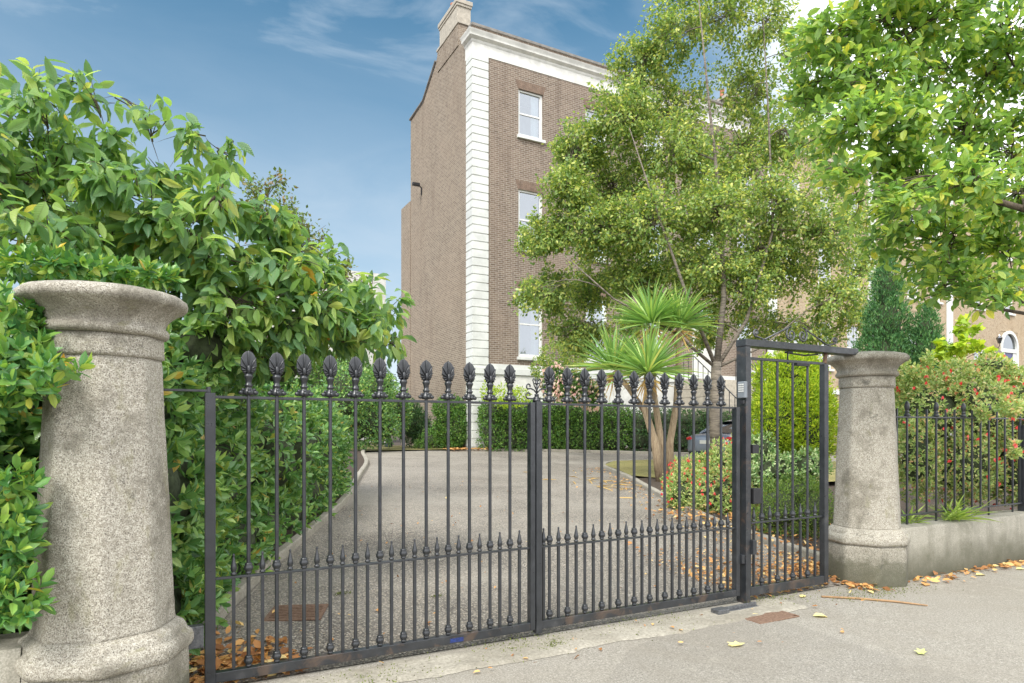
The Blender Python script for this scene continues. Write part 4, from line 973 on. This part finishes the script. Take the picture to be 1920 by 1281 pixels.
# cherry tree above the hedge
def cherry():
    rows = [(-10, 150, 60, 40, 26, .1), (130, 150, 36, 30, 16, 0), (260, 205, 40, 20, 12, .3), (385, 255, 40, 24, 16, .4), (440, 300, 40, 30, 24, .6), (170, 175, 40, 26, 18, .1), (20, 220, 90, 60, 70, -.2), (90, 190, 70, 60, 60, 0), (20, 330, 110, 70, 140, -.5), (120, 300, 90, 70, 120, 0), (60, 420, 120, 70, 150, -.3), (200, 270, 60, 45, 55, .3), (210, 350, 90, 60, 130, 0), (270, 215, 35, 35, 14, .2),
        (200, 440, 110, 60, 150, 0), (310, 330, 70, 50, 90, .3), (330, 420, 100, 60, 150, .2), (375, 280, 40, 36, 22, .3), (420, 360, 70, 50, 90, .5), (400, 480, 100, 55, 150, .4), (300, 500, 90, 50, 110, .2),
        (500, 420, 70, 55, 100, .7), (520, 500, 90, 60, 140, .7), (450, 560, 90, 60, 130, .6), (600, 500, 60, 55, 90, 1.0), (600, 570, 80, 60, 130, 1.0), (540, 610, 70, 50, 90, .8), (690, 560, 60, 55, 75, 1.2), (690, 630, 55, 50, 70, 1.2),
        (735, 575, 25, 45, 22, 1.4), (420, 620, 70, 45, 70, .6), (330, 570, 60, 40, 60, .4), (620, 640, 60, 40, 55, 1.0), (-60, 300, 110, 120, 150, -.4), (-80, 480, 110, 90, 120, -.3), (740, 650, 30, 26, 16, 1.3), (160, 500, 100, 40, 110, .3), (350, 640, 50, 40, 60, .8), (480, 670, 70, 36, 70, 1.0), (560, 560, 70, 50, 90, 1.2), (420, 560, 80, 50, 100, 1.0), (300, 440, 80, 50, 90, .9), (160, 380, 90, 60, 90, .8), (560, 660, 60, 36, 60, 1.4), (660, 600, 60, 50, 80, 1.5)]
    rows = [(a, b, c*.95, d*.9, int(e*1.75), z+rng.uniform(-.35, .35)) for a, b, c, d, e, z in rows]
    cl = px_clumps(rows, 4.7); b = np.array([-1.9, 1.9, T(-1.9, 1.9)])
    tr = [[b, b+[.05, -.02, .9], b+[.15, -.1, 1.7], b+[.1, -.2, 2.4]], [b+[.15, -.1, 1.7], b+[.7, -.2, 2.3], b+[1.6, -.3, 2.55]], [b+[.1, -.2, 2.3], b+[-.3, -.5, 2.8]], [b+[.15, -.1, 1.6], b+[.9, .1, 2.0], b+[2.2, .3, 2.1]]]
    tree('cherry_tree', 'broad cherry tree with long drooping leaves spreading above the hedge and big pillar', 'tree', b, tr, [(.11, .06), (.06, .03), (.05, .025), (.05, .025)], cl, (M['bark'], M['cherry']), ('broad', .10, .185, .41), tw=(.004, .008), droop=.7, per=10, jit=.035)
cherry()
def purple():
    cl = px_clumps([(420, 380, 60, 40, 400), (490, 390, 60, 50, 700), (545, 400, 36, 50, 400), (565, 450, 55, 60, 800), (520, 340, 20, 30, 90), (600, 500, 50, 50, 600), (500, 450, 80, 60, 600), (650, 530, 40, 40, 400), (640, 570, 50, 40, 300)], 9.5, .6)
    b = np.array([at(480, 700, 9.5)[0], at(480, 700, 9.5)[1], .2]); 
    tree('plum_tree', 'small dusky plum tree rising behind the cherry, purplish leaf tips', 'tree', b, [[b, b+[.1, .1, 1.5], b+[.2, 0, 3.3]]], [(.12, .04)], cl, (M['bark'], M['purple']), ('small', .05, .085, .6), tw=(.004, .008), droop=.1, per=30, jit=.05)
purple()
# birch
def birch():
    rows = [(1190, 125, 62, 62, 1500), (1255, 70, 70, 65, 1200), (1340, 40, 80, 60, 1000), (1435, 40, 70, 70, 900), (1290, -40, 110, 60, 900), (1430, -60, 90, 60, 700), (1165, 215, 80, 68, 2000), (1095, 275, 66, 60, 1800), (1060, 345, 56, 52, 1400),
        (1150, 330, 95, 75, 2400), (1260, 190, 90, 80, 1500), (1260, 290, 95, 85, 2200), (1390, 150, 90, 80, 1000), (1390, 270, 95, 85, 1600), (1020, 440, 52, 46, 1400), (1100, 430, 78, 62, 2000), (1215, 420, 100, 80, 2600), (1340, 400, 100, 80, 2300), (1470, 380, 95, 85, 1900),
        (1480, 250, 60, 80, 1000), (1560, 440, 66, 70, 1300), (1030, 555, 54, 54, 1500), (1110, 540, 66, 58, 1700), (1190, 520, 80, 50, 1800), (1290, 490, 80, 50, 1500), (1380, 540, 84, 66, 1700), (1490, 510, 84, 66, 1500), (1440, 610, 84, 40, 1000), (1580, 560, 60, 55, 900),
        (1060, 630, 50, 40, 900), (1110, 640, 50, 40, 800), (1530, 630, 60, 40, 700), (1620, 500, 40, 60, 500), (1330, 620, 60, 40, 600), (985, 450, 26, 30, 300), (985, 560, 24, 40, 320), (1160, 450, 90, 60, 1000), (1290, 560, 70, 50, 800), (1420, 470, 70, 60, 900), (1180, 600, 50, 36, 500), (1500, 100, 50, 70, 500), (1525, 210, 50, 60, 500), (1550, 330, 60, 60, 700), (1610, 400, 40, 50, 400), (1660, 450, 50, 50, 500), (1610, 600, 50, 40, 450), (1690, 540, 44, 50, 350), (1400, 330, 80, 70, 900), (1460, 460, 70, 60, 800), (1330, 500, 80, 50, 800), (1320, 330, 60, 60, 700), (1420, 180, 60, 60, 500)]
    cl = px_clumps([(a, b_, c, d, int(n*2.1)) for a, b_, c, d, n in rows], 17.3, 1.4)
    g = at(1343, 860, 15.8); b = np.array([g[0], g[1], T(g[0], g[1])]); fk = at(1343, 690, 15.8)
    def stem(*pts): return [fk]+[at(x, y, 15.8+d) for x, y, d in pts]
    tr = [[b, at(1340, 780, 15.8), fk+[0, 0, .15]], stem((1357, 560, .1), (1352, 400, .2), (1330, 200, 0), (1310, 0, -.2)), stem((1290, 560, -.2), (1240, 420, -.4), (1180, 240, -.5)), stem((1400, 600, .3), (1450, 430, .5), (1440, 200, .4), (1430, 20, .3)), stem((1260, 620, -.3), (1150, 560, -.7), (1060, 480, -.8)), stem((1430, 650, .4), (1540, 560, .7))]
    tree('birch_tree', 'spreading birch with small light leaves and forked pale trunk before the brick house', 'tree', b, tr, [(.15, .12), (.085, .012), (.055, .010), (.055, .010), (.045, .010), (.04, .010)], cl, (M['birchbark'], M['birch']), ('mid', .07, .115, .62), tw=(.004, .010), droop=.35, per=34, jit=.075)
birch()
# whitebeam over the pavement
def whitebeam():
    rows = [(1560, 60, 70, 50, 260), (1660, 30, 90, 60, 330), (1780, 30, 90, 60, 330), (1880, 40, 90, 70, 330), (1540, 150, 60, 45, 220), (1620, 140, 90, 60, 350), (1730, 130, 90, 65, 380), (1840, 140, 90, 70, 380), (1930, 160, 80, 80, 300),
        (1590, 230, 80, 50, 280), (1690, 230, 90, 60, 360), (1800, 240, 90, 65, 380), (1900, 260, 80, 70, 340), (1640, 310, 60, 40, 170), (1720, 330, 80, 50, 280), (1820, 340, 90, 60, 360), (1910, 360, 70, 60, 280), (1710, 410, 60, 40, 160),
        (1790, 430, 80, 50, 270), (1880, 450, 80, 55, 290), (1760, 490, 50, 36, 100), (1840, 520, 80, 40, 200), (1900, 540, 60, 40, 140), (1700, -50, 140, 60, 300), (1880, -60, 120, 60, 280), (2000, 60, 90, 140, 260), (2020, 320, 90, 140, 260), (1510, 90, 40, 40, 90), (1610, 380, 40, 36, 70), (1660, 450, 50, 40, 130), (1720, 500, 50, 34, 110), (1760, 540, 60, 30, 80), (1850, 560, 50, 26, 50), (1700, 390, 60, 40, 110), (1500, 190, 40, 50, 90), (1530, 260, 40, 40, 80), (1580, 310, 40, 36, 70)]
    cl = px_clumps([(a, b_, c, d, int(n*1.8)) for a, b_, c, d, n in rows], 5.9, .8); b = np.array([7.6, -2.3, T(7.6, -2.3)])
    tr = [[b, b+[-.05, .05, 1.8], b+[-.2, .2, 3.2], b+[-.5, .5, 5.0]], [b+[-.15, .15, 2.6], b+[-.9, .8, 3.4], b+[-1.9, 1.6, 3.9]], [b+[-.05, .05, 2.0], b+[-.6, .7, 2.5], b+[-1.3, 1.4, 2.75]]]
    r = tree('street_tree', 'leafy whitebeam hanging over the pavement above the right pillar', 'tree', b, tr, [(.16, .07), (.05, .018), (.03, .012)], cl, (M['bark'], M['whitebeam']), ('mid', .065, .122, .50), tw=(.003, .007), droop=.0, per=14, jit=.04)
whitebeam()
def maple():
    cl = px_clumps([(1800, 645, 42, 24, 150), (1770, 668, 26, 16, 70), (1835, 660, 28, 20, 80), (1800, 615, 30, 16, 60)], 11.0, .2); g = at(1800, 800, 11)
    b = np.array([g[0], g[1], T(g[0], g[1])])
    tree('maple_sapling', 'young maple with yellow-green leaves poking above the fuchsia, right of the conifers', 'tree', b, [[b, b+[.05, 0, 1.5], b+[0, 0, 2.7]]], [(.03, .012)], cl, (M['bark'], M['golden']), ('lobed', .10, .15, .9), tw=(.003, .006), droop=.3, per=20)
maple()

# cabbage palm
def cabbage_palm():
    g = at(1243, 893, 15.2); b = np.array([g[0], g[1], T(g[0], g[1])]); root = empty('cabbage_palm', b, 'spiky cabbage palm with several leaf heads on bare pale trunks beside the drive', 'palm tree')
    heads = [(1222, 607, 15.2, .92, 1.0), (1273, 612, 15.5, .92, .9), (1214, 700, 14.6, 1.08, 1.1), (1150, 692, 15.4, .98, .9)]
    fork = [[(1236, 890), (1222, 800), (1213, 770)], [(1250, 890), (1258, 800), (1256, 740)]]
    tb = MB()
    def poly(pts, Z): return [at(x, y, Z)-b for x, y in pts]
    tb.tube(poly([(1240, 905), (1228, 830), (1208, 765), (1213, 735), (1214, 702)], 14.9), [.13, .095, .075, .07, .06], 9)
    tb.tube(poly([(1208, 770), (1180, 730), (1152, 695)], 15.0), [.07, .06, .06], 8)
    tb.tube(poly([(1246, 905), (1240, 830), (1226, 740), (1222, 660), (1222, 612)], 15.2), [.10, .08, .07, .065, .06], 8)
    tb.tube(poly([(1254, 905), (1256, 830), (1268, 760), (1272, 690), (1273, 616)], 15.4), [.12, .085, .075, .07, .065], 8)
    tb.build('trunk', M['palmbark'], root, True)
    for x, y, Z, L_, q in heads:
        c = at(x, y, Z)-b; n = int(150*q); u = unit(rv(n)); u[:, 2] = np.abs(u[:, 2])**.9*1.0-.18*rng.random(n); d = unit(u*[1, 1, 1.15])
        l = rng.uniform(.75, 1.08, n)*L_*1.2
        nn = UP+rv(n, .25)-d*.2
        h = leaves('leaf_head', np.tile(c, (n, 1))+d*.05, d, nn, l, .052, M['palm'], root, 'blade')
        k = 26; u = unit(rv(k)*[1, 1, .2]-UP*1.1); l2 = rng.uniform(.4, .75, k)
        leaves('dry_skirt', np.tile(c-UP*.08, (k, 1)), u, rv(k)+UP*.1+u*[1, 1, 0], l2, .04, M['palmdry'], root, 'blade')
cabbage_palm()

def E(x, y, Z, rx, ry, d=None):                        # ellipsoid at a depth, radii in pixels of the photograph
    a, c = rx*Z/1218, ry*Z/1218; return (at(x, y, Z), (a, a if d is None else d, c))
shrub('fuchsia_bush', 'rounded fuchsia with red flowers behind the right driveway gate leaf', 'shrub', [E(1310, 905, 11.6, 60, 52), E(1365, 880, 11.4, 50, 54), E(1285, 925, 11.3, 40, 44), E(1350, 930, 10.9, 62, 52), E(1408, 880, 10.6, 42, 84)], 16000, 'fuchsia', ('mid', .04, .07, .5), k=5, flowers=('flower', 240, .05), upb=.5)
shrub('fuchsia_bush', 'wide sprawling fuchsia with scattered red flowers behind the black railing', 'shrub', [E(1745, 780, 8.9, 62, 82), E(1720, 860, 8.6, 40, 80), E(1820, 775, 8.9, 72, 84), E(1800, 870, 8.8, 62, 80), E(1910, 785, 9.0, 80, 88), E(1900, 880, 9.0, 60, 70), E(2020, 800, 9.2, 90, 90), E(1700, 745, 9.1, 22, 40), E(1700, 702, 9, 26, 24), E(1790, 698, 8.9, 30, 26), E(1860, 692, 9, 34, 30), E(1925, 712, 9, 34, 26), E(1842, 775, 7.75, 12, 16), E(1893, 765, 7.6, 20, 18), E(1740, 690, 9.2, 14, 30), E(1905, 840, 7.7, 10, 20)], 38000, 'fuchsia', ('mid', .035, .062, .5), k=5, flowers=('flower', 240, .052), upb=.3, inner=.7)
shrub('golden_conifer', 'feathery lime-yellow conifer seen through the pedestrian gate', 'shrub', [E(1490, 760, 9.8, 64, 90), E(1455, 790, 9.6, 44, 70), E(1520, 800, 9.5, 44, 80), E(1490, 700, 9.8, 40, 40), E(1435, 720, 9.9, 18, 50)], 26000, 'golden', ('small', .035, .075, .3), mode='spray', k=7, upb=.5, inner=.65)
shrub('euonymus', 'pale variegated low shrub below the lime-yellow conifer', 'shrub', [E(1450, 880, 9.3, 44, 34), E(1510, 875, 9.2, 44, 34), E(1430, 840, 9.4, 26, 34)], 3600, 'variegated', ('mid', .04, .06, .55), k=5, upb=.4)
shrub('hebe_mound', 'low rounded mid-green mound nearest the pedestrian gate', 'shrub', [E(1460, 955, 8.9, 52, 54), E(1520, 960, 8.8, 42, 56), E(1490, 925, 9.0, 50, 34)], 9000, 'hebe', ('small', .022, .04, .4), mode='spray', k=8, upb=.9)
shrub('juniper', 'taller blue-green upright conifer behind the right pillar', 'tree', [E(1664, 545, 12.6, 24, 60), E(1662, 610, 12.6, 38, 62), E(1655, 680, 12.6, 50, 70), E(1664, 760, 12.6, 60, 90), E(1664, 505, 12.6, 10, 26)], 22000, 'juniper', ('small', .04, .085, .3), mode='spray', k=8, upb=.9, group='dark conifers')
shrub('juniper', 'shorter darker conifer to the right of the blue-green one', 'tree', [E(1735, 620, 12.2, 22, 40), E(1735, 665, 12.2, 34, 48), E(1730, 730, 12.2, 44, 70), E(1735, 592, 12.2, 10, 20)], 12000, 'juniper', ('small', .04, .08, .3), mode='spray', k=8, upb=.9, group='dark conifers')
def boxhedge(name, label, pts, hw, h, n, mat, leaf, inner=.8, group=None, k=4, z0=0):
    ells = []
    for (a, b) in zip(pts[:-1], pts[1:]):
        a, b = np.array(a, float), np.array(b, float); m = max(2, int(np.linalg.norm(b-a)/(hw*.7)))
        for t in np.linspace(0, 1, m):
            p = a+(b-a)*t
            for zz in np.arange(hw*.8, h-hw*.5, hw*.8): ells.append((np.array([p[0], p[1], T(*p)+zz+z0]), (hw*1.02, hw*1.02, hw)))
            ells.append((np.array([p[0], p[1], T(*p)+h-hw*.75+z0]), (hw, hw, hw*.78)))
    return shrub(name, label, 'hedge', ells, n, mat, leaf, mode='spray', k=k, upb=.2, group=group, inner=inner)
boxhedge('beech_hedge', 'clipped green hedge in front of the brown brick house', [(10.3, 17.25), (12.9, 16.85), (15.2, 16.0)], .45, 1.68, 24000, 'hedge', ('mid', .06, .095, .55))
boxhedge('dark_hedge', 'darker hedge behind the palm trunks running on to the parked car', [(15.9, 15.9), (18.6, 14.9), (21, 13.9)], .6, 1.7, 14000, 'darkleaf', ('mid', .06, .095, .5))
shrub('clipped_shrub', 'upright clipped green shrub against the tan side wall at the corner', 'shrub', [E(845, 800, 24.6, 30, 44, .5), E(845, 770, 24.6, 33, 26, .5), E(855, 800, 24.4, 20, 40, .4), E(830, 815, 24.5, 20, 26, .4)], 9000, 'hedge', ('mid', .06, .09, .55), mode='spray', k=4)
shrub('dark_shrub', 'dark green bush between the lamp post and the clipped corner shrub', 'shrub', [E(775, 800, 25.5, 32, 34), E(765, 775, 25.5, 24, 24), E(795, 815, 25.2, 20, 26)], 7000, 'darkleaf', ('mid', .06, .09, .5), mode='spray', k=4)
shrub('ground_shrub', 'small pale green bush at the foot of the tan side wall', 'shrub', [E(805, 825, 24.2, 17, 20), E(790, 838, 24.0, 12, 12)], 1600, 'hedge', ('mid', .05, .08, .5), mode='spray', k=4)
shrub('garden_shrub', 'big rounded dark laurel bush past the far end of the hedge', 'shrub', [E(680, 790, 22, 50, 50), E(700, 740, 22.5, 44, 50), E(650, 740, 21, 44, 60), E(720, 800, 22.5, 28, 34), E(745, 770, 24, 26, 44)], 15000, 'laurel', ('mid', .07, .11, .5), mode='spray', k=5)
shrub('garden_shrub', 'tall light green bush in front of the white house behind the hedge', 'shrub', [E(640, 700, 24, 60, 44), E(700, 715, 26, 40, 24), E(600, 720, 24, 50, 60)], 9000, 'hedge', ('mid', .07, .11, .5), mode='spray', k=5)
shrub('hydrangea', 'hydrangea with faded pink heads above the clipped hedge', 'shrub', [E(1075, 725, 21.4, 34, 30), E(1040, 715, 21.6, 24, 34), E(1110, 740, 21.4, 22, 26)], 3600, 'hedge', ('mid', .06, .10, .6), k=5, flowers=('hydrangea', 420, .11))
shrub('climbing_shrub', 'loose climbing shrub on the white basement wall under the birch', 'shrub', [E(1040, 670, 22.4, 30, 34, .4), E(1075, 660, 22.4, 34, 30, .4), E(1010, 690, 22.5, 16, 24, .3)], 4200, 'birch', ('mid', .05, .08, .6), k=5, core=False, inner=.2)
shrub('yellow_shrub', 'yellow-green twiggy shrub by the white corner of the house', 'shrub', [E(945, 742, 22.8, 26, 24, .3), E(915, 735, 23, 14, 22, .3), E(975, 745, 22.7, 20, 20, .3)], 2600, 'golden', ('mid', .05, .08, .5), k=5, core=False, inner=.3)

# strap leaves over the low wall
def straps(name, label, c, n, l):
    c = np.array(c); d = unit(rv(n)*[1, 1, .3]+UP*.6+np.array([0, -.35, 0])); P = c+rv(n)*[.10, .05, .01]
    o = leaves(name, P-c, d, UP+rv(n, .3), rng.uniform(.6, 1.1, n)*l, .022, M['grassleaf'], None, 'blade'); o.location = c; tag(o, label, 'plant')
straps('strap_leaf_clump', 'tuft of long strap leaves hanging over the low wall top under the railing', (7.75, -.02, .47), 60, .42)
straps('strap_leaf_clump', 'sparse tuft of strap leaves close against the right pillar', (7.1, .16, .44), 36, .34)

# fallen leaves
def litter(name, label, pts, t='mid', mat='litter', size=(.05, .10), up=.02):
    P = np.array(pts); n = len(P); d = rv(n)*[1, 1, .25]; l = rng.uniform(*size, n)
    o = leaves(name, P+UP*up*rng.random((n, 1)), d, UP+rv(n, .35), l, l*.62, M[mat], None, t); tag(o, label, 'leaves', kind='stuff')
def zone(n, f):
    out = []
    while len(out) < n:
        p = f()
        if p is not None: out.append((p[0], p[1], T(p[0], p[1])+.015+(p[2] if len(p) > 2 else 0)))
    return out
def near_kerb():
    t = rng.random()**1.5*.62; i = int(t*(len(kr)-2)); p = kr[i]; off = abs(rng.normal(0, .38)); return (p[0]-off-.02, p[1]+rng.normal(0, .1))
litter('leaf_litter', 'brown fallen leaves drifted along the kerb and under the pedestrian gate', zone(650, near_kerb)+zone(1100, lambda: (rng.uniform(4.5, 6.4), abs(rng.normal(.2, .75))+.03)), size=(.025, .075))
litter('leaf_litter', 'brown leaves gathered by the left gate hinge at the hedge foot', zone(420, lambda: (rng.uniform(-.35, .35)+abs(rng.normal(0, .15)), abs(rng.normal(.05, .35))+.03)))
litter('leaf_litter', 'dead leaves along the foot of the low wall and right pillar', zone(230, lambda: (6.6+rng.random()*5.5, -.19-abs(rng.normal(0, .10))))+zone(60, lambda: (5.75+rng.random()*.3, -.1+rng.normal(0, .12))))
litter('leaf_litter', 'dry leaves on the soil of the garden bed', zone(700, lambda: (rng.uniform(6.6, 9), rng.uniform(.4, 4), .07))+zone(350, lambda: (rng.uniform(8.5, 10.2), rng.uniform(17.0, 17.5), .07)))
litter('leaf_litter', 'sparse leaf crumbs scattered over driveway and pavement', zone(150, lambda: (rng.uniform(.4, 6), rng.uniform(.3, 9)))+zone(70, lambda: (rng.uniform(0, 9), -abs(rng.normal(.3, .5))-.05)), size=(.02, .055))
def moss(name, label, pts):
    P = np.array([(u+rng.normal(0, sp), n+rng.normal(0, sp*.5), 0) for u, n, sp, k in pts for _ in range(k)])
    for p in P: p[2] = T(p[0], p[1])+.012
    o = leaves(name, P, UP+rv(len(P), .8), rv(len(P)), rng.uniform(.008, .020, len(P)), .008, M['mossleaf'], None, 'small'); tag(o, label, 'moss', kind='stuff')
moss('moss', 'moss and tiny weeds in the joints under the gates', [(2.2, -.22, .09, 260), (2.0, -.12, .25, 350), (3.2, -.1, .3, 250), (.9, -.28, .2, 300), (4.7, -.1, .2, 250), (1.15, 1.6, .04, 120), (5.6, -.36, .25, 300), (6.1, -.38, .2, 200), (1.9, 1.2, .03, 80)])
def fallen(x, y, s, rot, mat, label, t='lobed'):
    d = (at(x, y, 1)-CAM); lam = np.arange(1, 12, .003); p = next(CAM+d*q for q in lam if (CAM+d*q)[2] < T(*(CAM+d*q)[:2])+.012)
    o = leaves('fallen_leaf', np.zeros((1, 3)), np.array([[math.cos(rot), math.sin(rot), .05]]), np.array([[.1, -.15, 1.]]), s, s*.62, M[mat], None, t); o.location = p
    tag(o, label, 'leaf', 'single leaves fallen on the pavement')
fallen(1365, 1210, .13, -.4, 'yellowleaf', 'yellow fallen leaf alone on the pavement below the gate post')
fallen(1722, 1226, .11, .2, 'greenleaf', 'greenish fallen leaf on the open pavement, nearest the photo edge')
fallen(1524, 1155, .13, -.5, 'yellowleaf', 'yellow fallen leaf between the pedestrian gate and the big open pavement', 'mid')
fallen(1500, 1119, .09, .1, 'yellowleaf', 'small pale leaf just in front of the pedestrian gate', 'mid')
fallen(1408, 1152, .08, -.7, 'yellowleaf', 'narrow yellow leaf beside the rusty plate', 'mid')
fallen(1080, 1202, .06, 1.4, 'litter', 'orange leaf on the worn concrete strip under the gates')
fallen(1578, 1186, .05, .4, 'litter', 'tiny brown curled leaf in front of the right pillar')
fallen(1830, 1078, .12, -.3, 'yellowleaf', 'pale leaf on the pavement in front of the low wall', 'mid')
fallen(1905, 1067, .12, -.4, 'yellowleaf', 'pale leaf on the pavement at the far right', 'mid')
fallen(1735, 1098, .15, .5, 'litter', 'long brown leaf lying by the low wall next to the right pillar', 'mid')
sk = [np.array(q) for q in ((5.18, -.22), (5.42, -.42), (5.62, -.64), (5.75, -.86))]
tw_ = MB().tube([(q[0], q[1], T(*q)+.012) for q in sk], [.009, .011, .010, .006], 6).build('fallen_stalk', M['twig'], None, True)
tag(tw_, 'long thin brown stalk lying on the pavement before the right pillar', 'stalk')
def dead_blades():
    n = 60; P = np.array([(9.0+rng.normal(0, .6), 7.2+rng.normal(0, .9), 0) for _ in range(n)]); P = P[[p[0] < 8.55+(p[1]-6.23)*.5-.1 for p in P]]
    for p in P: p[2] = T(p[0], p[1])+.02
    n = len(P); o = leaves('dead_palm_blades', P, rv(n)*[1, 1, .04], UP+rv(n, .2), rng.uniform(.4, .8, n), .035, M['palmdry'], None, 'blade'); tag(o, 'dead palm blades strewn on the drive under the cabbage palm', 'leaves', kind='stuff')
dead_blades()
